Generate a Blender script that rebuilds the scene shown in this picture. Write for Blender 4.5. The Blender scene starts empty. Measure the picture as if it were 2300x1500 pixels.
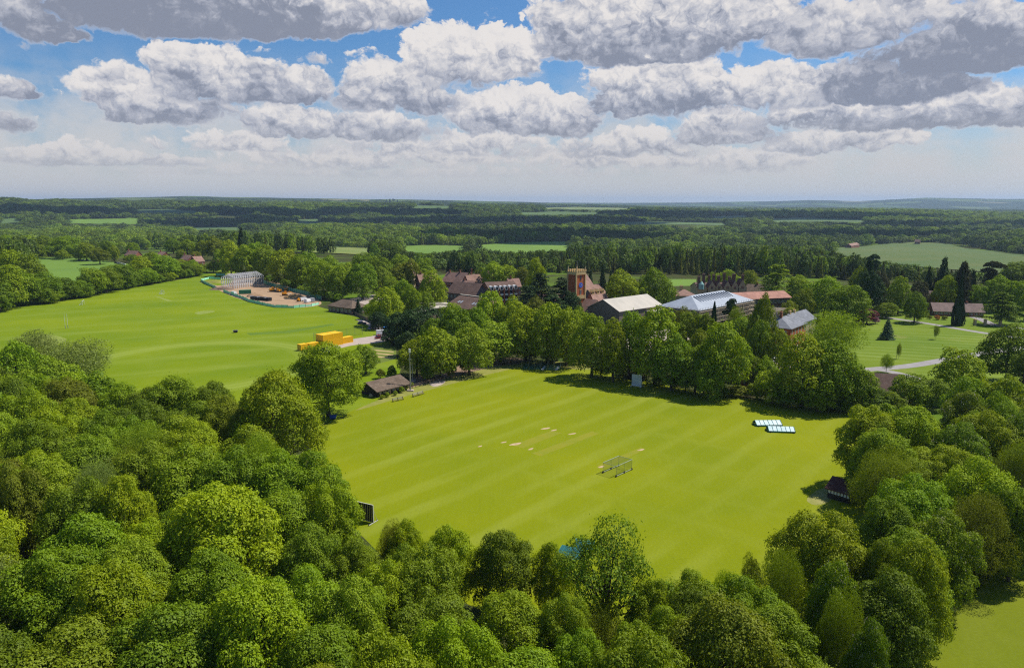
import bpy, bmesh, math, random
import numpy as np
from mathutils import Vector, Matrix

# ---------------------------------------------------------------- camera
CAMZ = 58.0
PITCH = math.radians(10.0)
LENS = 26.0
F = 2300 * LENS / 36.0
sc = bpy.context.scene
cam = bpy.data.cameras.new("camera")
cam.lens = LENS; cam.sensor_width = 36; cam.clip_start = 0.5; cam.clip_end = 60000
camo = bpy.data.objects.new("camera", cam)
sc.collection.objects.link(camo)
camo.location = (0, 0, CAMZ)
camo.rotation_euler = (math.radians(90) - PITCH, 0, 0)
sc.camera = camo
sc.view_settings.view_transform = 'Standard'
sc.view_settings.look = 'None'
sc.view_settings.exposure = 0.38
sc.view_settings.gamma = 1.0
sc.render.film_transparent = False
try:
    cy = sc.cycles
    cy.max_bounces = 6; cy.diffuse_bounces = 3; cy.glossy_bounces = 2
    cy.transmission_bounces = 4; cy.transparent_max_bounces = 8; cy.volume_bounces = 0
    cy.use_denoising = False; cy.filter_width = 1.2
    cy.sample_clamp_indirect = 4
    cy.caustics_reflective = False; cy.caustics_refractive = False
except Exception:
    pass

# ---------------------------------------------------------------- sun
SUN_EL = math.radians(55)
SUN_AZ = math.radians(68)          # clockwise from +Y (view direction) towards +X
LDIR = Vector((math.sin(SUN_AZ) * math.cos(SUN_EL), math.cos(SUN_AZ) * math.cos(SUN_EL), math.sin(SUN_EL)))
sun = bpy.data.lights.new("sun", 'SUN')
sun.energy = 4.6; sun.angle = math.radians(0.5); sun.color = (1.0, 0.95, 0.86)
suno = bpy.data.objects.new("sun", sun)
sc.collection.objects.link(suno)
suno.location = (100, 100, 300)
suno.rotation_euler = LDIR.to_track_quat('Z', 'Y').to_euler()

# ---------------------------------------------------------------- world sky
def ray(px, py):
    u = (px - 1150) / F; v = (py - 750) / F
    return (u, math.cos(PITCH) - v * math.sin(PITCH), -math.sin(PITCH) - v * math.cos(PITCH))

world = bpy.data.worlds.new("World")
sc.world = world
world.use_nodes = True
nt = world.node_tree
nt.nodes.clear()
N = nt.nodes.new; L = nt.links.new
SKY = 0.09
def wmath(op, a, b=None, c=None, clamp=False):
    n = N('ShaderNodeMath'); n.operation = op; n.use_clamp = clamp
    for i, v in enumerate((a, b, c)):
        if v is None: continue
        if isinstance(v, (int, float)): n.inputs[i].default_value = v
        else: L(v, n.inputs[i])
    return n.outputs[0]
def wvec(op, a, b=None, c=None):
    n = N('ShaderNodeVectorMath'); n.operation = op
    for i, v in enumerate((a, b, c)):
        if v is None: continue
        if isinstance(v, tuple): n.inputs[i].default_value = v
        else: L(v, n.inputs[i])
    return n.outputs[1] if op in ('DOT_PRODUCT', 'LENGTH') else n.outputs[0]
def wmix(f, a, b):
    n = N('ShaderNodeMix'); n.data_type = 'RGBA'
    for s, v in ((0, f), (6, a), (7, b)):
        if isinstance(v, (int, float)): n.inputs[s].default_value = v
        elif isinstance(v, tuple): n.inputs[s].default_value = (*v, 1)
        else: L(v, n.inputs[s])
    return n.outputs[2]
def wrange(v, a, b, c=0.0, d=1.0, kind='SMOOTHSTEP'):
    n = N('ShaderNodeMapRange'); n.interpolation_type = kind
    L(v, n.inputs[0])
    for i, x in enumerate((a, b, c, d)): n.inputs[i + 1].default_value = x
    return n.outputs[0]
def wnoise(vec, scale, detail=8, rough=0.6, dist=0.0, kind='FBM'):
    n = N('ShaderNodeTexNoise'); n.inputs['Scale'].default_value = scale
    n.inputs['Detail'].default_value = detail; n.inputs['Roughness'].default_value = rough
    n.inputs['Distortion'].default_value = dist
    L(vec, n.inputs['Vector']); return n
sky = N('ShaderNodeTexSky'); sky.sky_type = 'NISHITA'; sky.sun_disc = False
sky.sun_elevation = SUN_EL; sky.sun_rotation = SUN_AZ
sky.altitude = 100; sky.air_density = 1.0; sky.dust_density = 0.7; sky.ozone_density = 2.2
tc = N('ShaderNodeTexCoord')
sep = N('ShaderNodeSeparateXYZ'); L(tc.outputs['Generated'], sep.inputs[0])
az = wmath('ARCTAN2', sep.outputs[0], sep.outputs[1])
el = wmath('ARCSINE', sep.outputs[2])
KX = 1000.0                                    # milliradians
X = wmath('MULTIPLY', az, KX); Y = wmath('MULTIPLY', el, KX)
cmb = N('ShaderNodeCombineXYZ'); L(X, cmb.inputs[0]); L(Y, cmb.inputs[1])
P0 = cmb.outputs[0]
Yn = wmath('MULTIPLY', Y, 1.25)
cmb2 = N('ShaderNodeCombineXYZ'); L(X, cmb2.inputs[0]); L(Yn, cmb2.inputs[1])
PN = cmb2.outputs[0]
lowb = wrange(Y, 55, 130, 1.0, 0.0, 'SMOOTHSTEP')      # smaller billows far off, near the horizon
def two(sa, sb, det, rough, off=None):
    v = PN if off is None else wvec('ADD', PN, off)
    a = wnoise(v, sa, det, rough).outputs[0]; b = wnoise(v, sb, det - 1, rough).outputs[0]
    return wmath('MULTIPLY_ADD', wmath('SUBTRACT', b, a), lowb, wmath('SUBTRACT', a, 0.5))
w1 = wnoise(PN, 0.020, 3, 0.55).outputs['Color']
w2 = wnoise(PN, 0.085, 3, 0.6).outputs['Color']
warp = wvec('ADD', wvec('MULTIPLY', wvec('SUBTRACT', w1, (.5, .5, .5)), (58, 27, 0)),
            wvec('MULTIPLY', wvec('SUBTRACT', w2, (.5, .5, .5)), (15, 12, 0)))
PW = wvec('ADD', P0, warp)
def billow(off=None):
    v = wvec('ADD', PW, off) if off else PW
    n = N('ShaderNodeTexVoronoi'); n.feature = 'SMOOTH_F1'; n.voronoi_dimensions = '2D'
    n.inputs['Scale'].default_value = 0.040; n.inputs['Detail'].default_value = 3; n.inputs['Roughness'].default_value = 0.55; n.inputs['Lacunarity'].default_value = 2.3; n.inputs['Smoothness'].default_value = 0.35
    L(v, n.inputs['Vector']); return n.outputs['Distance']
bl = billow()
blr = billow((3.0, 6.0, 0.0))
n1 = two(0.024, 0.052, 9, 0.62)
n1r = two(0.024, 0.052, 4, 0.5, (5.0, 9.0, 0.0))
n1s = two(0.024, 0.052, 4, 0.5)
relief = wmath('ADD', wmath('MULTIPLY', wmath('SUBTRACT', n1s, n1r), 0.9), wmath('MULTIPLY', wmath('SUBTRACT', blr, bl), 0.42))
n1 = wmath('ADD', n1, wmath('MULTIPLY', wmath('SUBTRACT', 0.46, bl), 0.32))
# each cumulus: base height, depth, tone, and the lobes it is heaped from (far to near)
CLOUDS = [
 (396, 30, .30, [(560, 388, 330, 16, .8), (1050, 390, 300, 16, .8), (1500, 388, 250, 14, .7)]),
 (378, 40, .25, [(60, 352, 120, 26, 1), (190, 346, 90, 28, 1), (310, 362, 90, 20, .8), (420, 368, 90, 18, .7)]),
 (382, 50, .15, [(680, 356, 190, 26, .9), (900, 350, 170, 30, .9), (1080, 352, 130, 28, .8)]),
 (388, 50, .15, [(1270, 358, 120, 30, .9), (1420, 362, 120, 24, .8), (1620, 362, 140, 30, .9), (1740, 352, 100, 26, .8)]),
 (345, 44, .2, [(500, 320, 90, 28, 1), (590, 326, 70, 24, .9), (345, 326, 34, 14, .9)]),
 (350, 60, .1, [(1330, 332, 110, 32, 1), (1440, 318, 90, 34, 1), (1540, 335, 90, 24, .8)]),
 (345, 50, .15, [(1900, 318, 150, 26, 1), (1790, 322, 110, 26, .9), (1990, 310, 70, 18, .8), (2060, 290, 26, 36, .8)]),
 (350, 60, .1, [(980, 320, 110, 34, .9), (1130, 320, 120, 40, .9), (800, 325, 140, 26, .8)]),
 (325, 90, .0, [(1620, 272, 90, 42, 1.1), (1700, 292, 100, 34, 1), (1570, 300, 70, 26, .9)]),
 (303, 90, -.05, [(1100, 245, 110, 48, 1.2), (1200, 240, 100, 46, 1.2), (1290, 265, 80, 44, 1.1), (1180, 278, 130, 30, 1)]),
 (312, 80, .0, [(640, 262, 80, 42, 1.2), (580, 282, 60, 28, 1), (750, 280, 150, 36, 1.1), (900, 290, 130, 30, 1)]),
 (300, 60, -.1, [(1880, 262, 200, 40, 1.1), (2050, 250, 150, 36, 1), (2180, 225, 90, 40, 1), (2200, 275, 130, 26, .9), (2290, 235, 36, 44, 1)]),
 (285, 120, .05, [(265, 188, 74, 44, 1.2), (330, 225, 110, 46, 1.1), (420, 250, 140, 34, 1), (290, 262, 60, 22, 1)]),
 (250, 120, .0, [(850, 172, 78, 44, 1.4), (910, 205, 90, 46, 1.2), (830, 222, 90, 30, 1.1), (980, 225, 80, 26, 1)]),
 (262, 115, -.1, [(1385, 200, 76, 58, 1.4), (1470, 180, 90, 46, 1.3), (1560, 188, 80, 48, 1.3), (1500, 232, 170, 34, 1.1)]),
 (248, 90, .1, [(1680, 186, 70, 38, 1.2), (1760, 184, 70, 38, 1.2), (1830, 185, 60, 36, 1.1), (1740, 218, 160, 30, 1.1)]),
 (225, 110, -.2, [(1920, 175, 70, 46, 1.2), (2050, 190, 160, 38, 1.1), (1980, 210, 150, 26, 1)]),
 (232, 110, .02, [(410, 148, 76, 48, 1.5), (500, 160, 90, 42, 1.3), (600, 178, 120, 40, 1.2), (700, 188, 60, 34, 1), (540, 212, 170, 30, 1.1)]),
 (200, 120, .05, [(975, 108, 80, 52, 1.3), (1070, 108, 80, 48, 1.3), (1150, 118, 90, 52, 1.2), (1050, 160, 140, 38, 1.1), (1110, 48, 12, 6, .9), (1166, 41, 13, 9, .9)]),
 (165, 120, -.22, [(2190, 70, 100, 56, 1.4), (2260, 90, 70, 54, 1.3), (2100, 130, 170, 46, 1.2), (2200, 140, 120, 34, 1.1)]),
 (120, 120, .12, [(1980, 40, 150, 62, 1.2), (1860, 75, 110, 46, 1.1), (1830, 108, 50, 30, 1), (1760, 60, 120, 46, 1)]),
 (142, 150, -.16, [(1290, 40, 100, 74, 1.5), (1400, 60, 130, 72, 1.4), (1560, 60, 150, 64, 1.3), (1430, 105, 190, 34, 1.2), (1680, 30, 150, 50, 1.1), (2100, -20, 160, 38, 1)]),
 (248, 60, .05, [(15, 206, 48, 26, 1.2), (62, 214, 30, 14, 1)]), (306, 50, .0, [(20, 284, 54, 22, 1.3)]),
 (110, 110, .0, [(40, 40, 84, 54, 1.3), (110, 66, 60, 26, 1), (160, 80, 40, 16, .9), (20, 110, 30, 14, .8)]),
 (150, 40, .1, [(705, 130, 36, 13, .8), (820, 120, 40, 8, .7), (590, 118, 30, 6, .6)]),
 (84, 150, -.42, [(420, -10, 260, 84, 1.5), (640, 10, 220, 64, 1.4), (280, 20, 150, 54, 1.2), (560, 50, 220, 34, 1.2)]),
 (70, 110, .05, [(830, 0, 140, 56, 1.3), (900, 20, 60, 34, 1.1)]),
]
A_all = None; Lit = None
def px2(cx, cyy):
    d = Vector(ray(cx, cyy)).normalized()
    return math.atan2(d.x, d.y) * KX, math.asin(d.z) * KX
sq = KX / F
for (by, hh, tone, lob) in CLOUDS:
    D = None
    for (cx, cyy, rx, ry, w) in lob:
        a0, e0 = px2(cx, cyy)
        rx_ = rx * sq * 1.2; ry_ = ry * sq * 1.25
        src = PW if A_all is None and D is None else wvec('MULTIPLY_ADD', D if D is not None else A_all, (1e-6, 1e-6, 0.0), PW)
        v = wvec('MULTIPLY_ADD', src, (1 / rx_, 1 / ry_, 0.0), (-a0 / rx_, -e0 / ry_, 0.0))
        f = wmath('SUBTRACT', 1.0, wvec('DOT_PRODUCT', v, v), clamp=True)
        D = wmath('MULTIPLY', f, w) if D is None else wmath('MULTIPLY_ADD', f, w, D)
    _, eb = px2(1150, by); Hh = hh * sq
    t = wmath('MULTIPLY_ADD', Y, 1 / Hh, -eb / Hh + 0.0)
    dn = wmath('ADD', wmath('MULTIPLY_ADD', n1, 1.8, D), 0.07)
    dn = wmath('ADD', dn, wmath('MINIMUM', wmath('MULTIPLY', t, 2.2), 0.0))
    al = wrange(wmath('MULTIPLY', wmath('SUBTRACT', dn, 0.36), wmath('MULTIPLY_ADD', wmath('MAXIMUM', t, 0.0), 1.2, 1.0)), -0.26, 0.44)
    sh = wmath('MULTIPLY_ADD', relief, wrange(t, -0.1, 0.55, 0.35, 1.0, 'LINEAR'), wmath('MULTIPLY_ADD', n1, 0.7, t))
    li = wrange(sh, -0.40 - tone, 0.82 - tone)
    li = wmath('ADD', li, wmath('MULTIPLY', wmath('ADD', n1, 0.08), 0.55), clamp=True)
    li = wmath('MAXIMUM', li, wmath('MULTIPLY', wrange(dn, 0.75, 0.30, 0.0, 0.66), wmath('MULTIPLY_ADD', t, 1.5, 0.35, clamp=True)))
    if A_all is None: A_all = al; Lit = li
    else:
        Lit = wmath('MULTIPLY_ADD', wmath('SUBTRACT', li, Lit), al, Lit)
        A_all = wmath('MAXIMUM', A_all, al)
# the rest of the sky, out of this view: loose cumulus
nb = wnoise(P0, 0.004, 6, 0.6).outputs[0]
out_ = wmath('MAXIMUM', wrange(Y, 260, 420), wrange(wmath('ABSOLUTE', X), 650, 760))
al = wmath('MULTIPLY', out_, wrange(nb, 0.55, 0.68))
Lit = wmath('MULTIPLY_ADD', wmath('SUBTRACT', 0.42, Lit), al, Lit)
A_all = wmath('MAXIMUM', A_all, al)
k = 1.0 / SKY
def kk(r, g, b): return (r * k * EXI, g * k * EXI, b * k * EXI)
EXI = 2 ** -0.35
ramp = N('ShaderNodeValToRGB'); L(Lit, ramp.inputs[0])
e = ramp.color_ramp.elements
e[0].position = 0; e[0].color = (0.245, 0.272, 0.350, 1); e[1].position = 1; e[1].color = (0.80, 0.765, 0.745, 1)
for p_, c_ in ((0.35, (0.42, 0.44, 0.515, 1)), (0.7, (0.62, 0.615, 0.645, 1))):
    x_ = e.new(p_); x_.color = c_
ccol = wvec('MULTIPLY', ramp.outputs[0], kk(1, 1, 1))
ccol = wmix(wrange(Y, 10, 110, 0.80, 0.0, 'LINEAR'), ccol, kk(0.53, 0.52, 0.52))
skc = wvec('MULTIPLY', sky.outputs[0], (0.42, 0.68, 0.92))
skc = wmix(wrange(Y, 0, 150, 0.96, 0.0, 'SMOOTHSTEP'), skc, kk(0.63, 0.615, 0.60))
veil = wmath('MULTIPLY', wrange(wnoise(PN, 0.014, 8, 0.6).outputs[0], 0.34, 0.60), wrange(Y, 200, 60, 0.0, 0.85))
skc = wmix(wmath('MULTIPLY', veil, wrange(Y, 8, 40)), skc, kk(0.62, 0.61, 0.61))
fade = wmath('MULTIPLY', A_all, wrange(Y, 14, 60, 0.0, 1.0))
col = wmix(fade, skc, ccol)
bg = N('ShaderNodeBackground'); bg.inputs[1].default_value = SKY
L(col, bg.inputs[0])
wo = N('ShaderNodeOutputWorld'); L(bg.outputs[0], wo.inputs[0])
try:
    world.cycles.sampling_method = 'MANUAL'; world.cycles.sample_map_resolution = 512
except Exception:
    pass
# ---------------------------------------------------------------- helpers
rnd = random.Random(7)
COL = sc.collection
def smooth(t): t = np.clip(t, 0, 1); return t * t * (3 - 2 * t)
def zline(dist, pts):            # ridge height (m) so that the ridge shows at image height y
    xs = [math.atan((p[0] - 1150) / F / 0.985) for p in pts]
    zs = [CAMZ + dist * (457 - p[1]) / F for p in pts]
    return xs, zs
RA = zline(4500, [(-400, 452), (0, 454), (300, 459), (700, 460), (1000, 464), (1300, 472), (1700, 476), (2300, 480), (2700, 480)])
RB = zline(8000, [(-400, 452), (0, 452), (200, 448), (450, 443), (700, 446), (1000, 450), (1200, 455), (1500, 463), (2000, 466), (2700, 470)])
RC = zline(15000, [(-400, 456), (500, 456), (1000, 452), (1150, 455), (1450, 456), (1700, 453), (1800, 450), (1900, 453), (2050, 446), (2150, 448), (2300, 449), (2700, 455)])
def hgt(x, y):
    x = np.asarray(x, float); y = np.asarray(y, float)
    r = np.hypot(x, y); a = np.arctan2(x, y)
    left = smooth((-a - 0.05) / 0.2)
    r0 = 560 + 330 * left
    v = -26 * smooth((r - r0) / 620)
    roll = (5.0 * np.sin(x / 210 + 1.1) * np.cos(y / 260) + 4.0 * np.sin(x / 370 - y / 330 + 2) + 2.5 * np.cos(x / 120 + y / 190)) * smooth((r - r0 - 250) / 700)
    za = np.interp(a, *RA); zb = np.interp(a, *RB); zc = np.interp(a, *RC)
    t = smooth((r - 2400) / 2100)
    h = v * (1 - t) + za * t
    t = smooth((r - 4700) / 1100); h = h * (1 - t) + (np.minimum(za, zb) - 38) * t
    t = smooth((r - 6000) / 2000); h = h * (1 - t) + zb * t
    t = smooth((r - 8300) / 1600); h = h * (1 - t) + (np.minimum(zb, zc) - 80) * t
    t = smooth((r - 10500) / 4500); h = h * (1 - t) + zc * t
    t = smooth((r - 15500) / 3000); h = h * (1 - t) + (zc - 400) * t
    roll = roll * (1 - smooth((r - 4000) / 1500) * 0.6)
    return h + roll
def hz1(x, y): return float(hgt(x, y))
def P(px, py, z=0.0):            # where the sight line of an image point meets height z
    d = ray(px, py); t = (CAMZ - z) / -d[2]
    return Vector((d[0] * t, d[1] * t, z))
def PT(px, py):                  # ... meets the terrain
    d = ray(px, py)
    ts = np.geomspace(120, 30000, 5000)
    z = CAMZ + d[2] * ts; g = hgt(d[0] * ts, d[1] * ts)
    k = np.argmax(z <= g)
    if z[k] > g[k]: return None
    t = ts[k]
    return Vector((d[0] * t, d[1] * t, float(g[k])))
def proj(x, y, z):
    zc = y * math.cos(PITCH) - (z - CAMZ) * math.sin(PITCH)
    up = y * math.sin(PITCH) + (z - CAMZ) * math.cos(PITCH)
    return 1150 + F * x / zc, 750 - F * up / zc, zc
def inpoly(x, y, poly):
    c = False; j = len(poly) - 1
    for i in range(len(poly)):
        xi, yi = poly[i]; xj, yj = poly[j]
        if (yi > y) != (yj > y) and x < (xj - xi) * (y - yi) / (yj - yi) + xi: c = not c
        j = i
    return c

def tag(o, label=None, cat=None, group=None, kind=None):
    if label: o['label'] = label
    if cat: o['category'] = cat
    if group: o['group'] = group
    if kind: o['kind'] = kind
    return o
def link(name, me, parent=None):
    o = bpy.data.objects.new(name, me); COL.objects.link(o)
    if parent is not None: o.parent = parent
    return o
def empty(name, loc, rz=0.0):
    o = bpy.data.objects.new(name, None); COL.objects.link(o)
    o.location = loc; o.rotation_euler = (0, 0, rz); o.empty_display_size = 0.5
    return o
def copy_tree(o, parent=None):
    c = o.copy(); COL.objects.link(c)
    if parent is not None: c.parent = parent
    for ch in list(o.children): copy_tree(ch, c)
    return c

# ---------------------------------------------------------------- materials
def nodes(name):
    m = bpy.data.materials.new(name); m.use_nodes = True
    t = m.node_tree; t.nodes.clear()
    return m, t
class NT:
    def __init__(s, t): s.t = t
    def n(s, kind, **k):
        x = s.t.nodes.new(kind)
        for a, b in k.items(): setattr(x, a, b)
        return x
    def l(s, a, b): s.t.links.new(a, b)
    def put(s, sock, v):
        if hasattr(v, 'links') or hasattr(v, 'node'): s.l(v, sock)
        elif isinstance(v, tuple) and len(v) == 3 and len(sock.default_value) == 4: sock.default_value = (*v, 1)
        else: sock.default_value = v
    def mix(s, f, a, b, blend='MIX'):
        x = s.n('ShaderNodeMix', data_type='RGBA', blend_type=blend)
        s.put(x.inputs[0], f); s.put(x.inputs[6], a); s.put(x.inputs[7], b); return x.outputs[2]
    def noise(s, vec, scale, detail=4, rough=0.55, out=0):
        x = s.n('ShaderNodeTexNoise'); s.l(vec, x.inputs['Vector'])
        x.inputs['Scale'].default_value = scale; x.inputs['Detail'].default_value = detail; x.inputs['Roughness'].default_value = rough
        return x.outputs[out]
    def rng(s, v, a, b, c=0.0, d=1.0, kind='LINEAR'):
        x = s.n('ShaderNodeMapRange', interpolation_type=kind); s.put(x.inputs[0], v)
        for i, q in enumerate((a, b, c, d)): x.inputs[i + 1].default_value = q
        return x.outputs[0]
    def math(s, op, a, b=0.0, c=None):
        x = s.n('ShaderNodeMath', operation=op); s.put(x.inputs[0], a); s.put(x.inputs[1], b)
        if c is not None: s.put(x.inputs[2], c)
        return x.outputs[0]
    def mapping(s, vec, loc=(0, 0, 0), rot=(0, 0, 0), scale=(1, 1, 1)):
        x = s.n('ShaderNodeMapping'); s.l(vec, x.inputs[0])
        x.inputs[1].default_value = loc; x.inputs[2].default_value = rot; x.inputs[3].default_value = scale
        return x.outputs[0]
    def finish(s, col, rough=0.8, bump=None, metal=0.0, spec=0.3):
        b = s.n('ShaderNodeBsdfPrincipled'); s.put(b.inputs['Base Color'], col)
        b.inputs['Roughness'].default_value = rough; b.inputs['Metallic'].default_value = metal
        b.inputs['Specular IOR Level'].default_value = spec
        if bump is not None: s.l(bump, b.inputs['Normal'])
        o = s.n('ShaderNodeOutputMaterial'); s.l(b.outputs[0], o.inputs[0])
        return b
MATS = {}
def mat(name, c, c2=None, scale=1.0, rough=0.8, metal=0.0, spec=0.3, stretch=(1, 1, 1)):
    if name in MATS: return MATS[name]
    m, t = nodes(name); q = NT(t)
    tcn = q.n('ShaderNodeTexCoord')
    if c2 is None: c2 = tuple(v * 0.72 for v in c)
    vec = q.mapping(tcn.outputs['Object'], scale=stretch)
    f = q.rng(q.noise(vec, scale, 5, 0.6), 0.3, 0.7)
    q.finish(q.mix(f, c, c2), rough, None, metal, spec)
    MATS[name] = m; return m
def tile_mat(name, c, c2, step=0.35, rough=0.85):      # rows of tiles / bricks with weathered patches
    m, t = nodes(name); q = NT(t)
    tcn = q.n('ShaderNodeTexCoord'); v = tcn.outputs['Object']
    br = q.n('ShaderNodeTexBrick'); q.l(q.mapping(v, rot=(math.radians(90), 0, 0)), br.inputs['Vector'])
    br.inputs['Scale'].default_value = 1.0; br.inputs['Brick Width'].default_value = step * 1.6; br.inputs['Row Height'].default_value = step
    br.inputs['Mortar Size'].default_value = step * 0.08
    br.inputs['Color1'].default_value = (*c, 1); br.inputs['Color2'].default_value = (*c2, 1)
    br.inputs['Mortar'].default_value = (*tuple(x * 0.55 for x in c), 1)
    f = q.rng(q.noise(v, 0.35, 5, 0.65), 0.35, 0.7)
    lich = q.mix(f, br.outputs[0], tuple(x * 0.62 for x in c2))
    g = q.rng(q.noise(v, 1.6, 4, 0.6), 0.55, 0.75, 0, 0.5)
    q.finish(q.mix(g, lich, (0.22, 0.20, 0.16)), rough)
    MATS[name] = m; return m
def leaf_mat(name, c, c2, bright=1.0, trans=0.33, var=0.16):
    m, t = nodes(name); q = NT(t)
    geo = q.n('ShaderNodeNewGeometry'); oi = q.n('ShaderNodeObjectInfo')
    tcn = q.n('ShaderNodeTexCoord')
    r = geo.outputs['Random Per Island']
    big = q.rng(q.noise(tcn.outputs['Object'], 5.0, 2, 0.5), 0.35, 0.65)
    f = q.math('ADD', q.math('MULTIPLY', r, 0.55), q.math('MULTIPLY', big, 0.45))
    base = q.mix(f, c, c2)
    hsv = q.n('ShaderNodeHueSaturation')
    q.l(base, hsv.inputs['Color'])
    q.l(q.rng(oi.outputs['Random'], 0, 1, 0.5 - 0.010, 0.5 + 0.010), hsv.inputs['Hue'])
    rr = q.math('FRACT', q.math('MULTIPLY', oi.outputs['Random'], 7.31))
    q.l(q.rng(rr, 0, 1, (1 - var) * bright, (1 + var) * bright), hsv.inputs['Value'])
    hsv.inputs['Saturation'].default_value = 1.0
    d = q.n('ShaderNodeBsdfDiffuse'); q.l(hsv.outputs[0], d.inputs[0])
    tr = q.n('ShaderNodeBsdfTranslucent')
    q.l(q.mix(1.0, hsv.outputs[0], (1.0, 1.0, 0.35), 'MULTIPLY'), tr.inputs[0])
    mx = q.n('ShaderNodeMixShader'); mx.inputs[0].default_value = trans
    q.l(d.outputs[0], mx.inputs[1]); q.l(tr.outputs[0], mx.inputs[2])
    gl = q.n('ShaderNodeBsdfGlossy'); gl.inputs['Roughness'].default_value = 0.6; gl.inputs[0].default_value = (1, 1, 1, 1)
    m2 = q.n('ShaderNodeMixShader'); m2.inputs[0].default_value = 0.012
    q.l(mx.outputs[0], m2.inputs[1]); q.l(gl.outputs[0], m2.inputs[2])
    o = q.n('ShaderNodeOutputMaterial'); q.l(m2.outputs[0], o.inputs[0])
    MATS[name] = m; return m

def turf(name, c1, c2, c3, ang=0.0, step=9.0, amt=0.3, patch=None, ring=None):
    """mown grass: broad stripes the mower leaves, drifting patches and fine grain"""
    m, t = nodes(name); q = NT(t)
    geo = q.n('ShaderNodeNewGeometry'); v = geo.outputs['Position']
    big = q.rng(q.noise(v, 0.018, 4, 0.55), 0.35, 0.65)
    col = q.mix(big, c1, c2)
    vr = q.mapping(v, rot=(0, 0, ang))
    wob = q.math('MULTIPLY', q.math('SUBTRACT', q.noise(v, 0.02, 3, 0.6), 0.5), 5.0)
    sx = q.n('ShaderNodeSeparateXYZ'); q.l(vr, sx.inputs[0])
    s = q.math('SINE', q.math('MULTIPLY', q.math('ADD', sx.outputs[0], wob), 2 * math.pi / step))
    s = q.rng(s, -0.5, 0.9, 0, 1, 'SMOOTHSTEP')
    broken = q.rng(q.noise(q.mapping(vr, scale=(0.10, 0.018, 0.1)), 1.0, 4, 0.6), 0.40, 0.68)
    s = q.math('MULTIPLY', s, broken)
    # second, crossing set of passes
    s2 = q.math('SINE', q.math('MULTIPLY', q.math('ADD', sx.outputs[1], wob), 2 * math.pi / (step * 1.7)))
    s2 = q.math('MULTIPLY', q.rng(s2, 0.2, 1.0, 0, 0.45, 'SMOOTHSTEP'), q.rng(q.noise(q.mapping(vr, scale=(0.02, 0.08, 0.1)), 1.0, 3, 0.6), 0.45, 0.7))
    f = q.math('MULTIPLY', q.math('MAXIMUM', s, s2), amt)
    if ring:                      # worn boundary band left by a running track
        (cx, cyy, ra, rb, w) = ring
        mp = q.mapping(v, loc=(-cx / ra, -cyy / rb, 0), scale=(1 / ra, 1 / rb, 0))
        ln = q.n('ShaderNodeVectorMath', operation='LENGTH'); q.l(mp, ln.inputs[0])
        d = q.math('ABSOLUTE', q.math('SUBTRACT', ln.outputs['Value'], 1.0))
        rf = q.rng(d, 0.0, w, 0.95, 0.0, 'SMOOTHSTEP')
        rf = q.math('MULTIPLY', rf, 0.75)
        lanes = q.rng(q.math('SINE', q.math('MULTIPLY', ln.outputs['Value'], 2 * math.pi / (w * 0.42))), -1, 1, 0.6, 1)
        f = q.math('MAXIMUM', f, q.math('MULTIPLY', rf, lanes))
    col = q.mix(f, col, c3)
    streak = q.rng(q.noise(q.mapping(v, rot=(0, 0, ang), scale=(1.2, 0.10, 1)), 1.0, 4, 0.65), 0.3, 0.7, 0.97, 1.03)
    fine_ = q.rng(q.noise(v, 2.3, 3, 0.7), 0.25, 0.75, 0.88, 1.12)
    col = q.mix(1.0, col, q.math('MULTIPLY', streak, fine_), 'MULTIPLY')
    if patch:
        for (pc, sc_, lo, hi, am) in patch:
            col = q.mix(q.rng(q.noise(v, sc_, 5, 0.6), lo, hi, 0, am), col, pc)
    q.finish(col, 0.95, None, 0, 0.1)
    MATS[name] = m; return m

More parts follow.
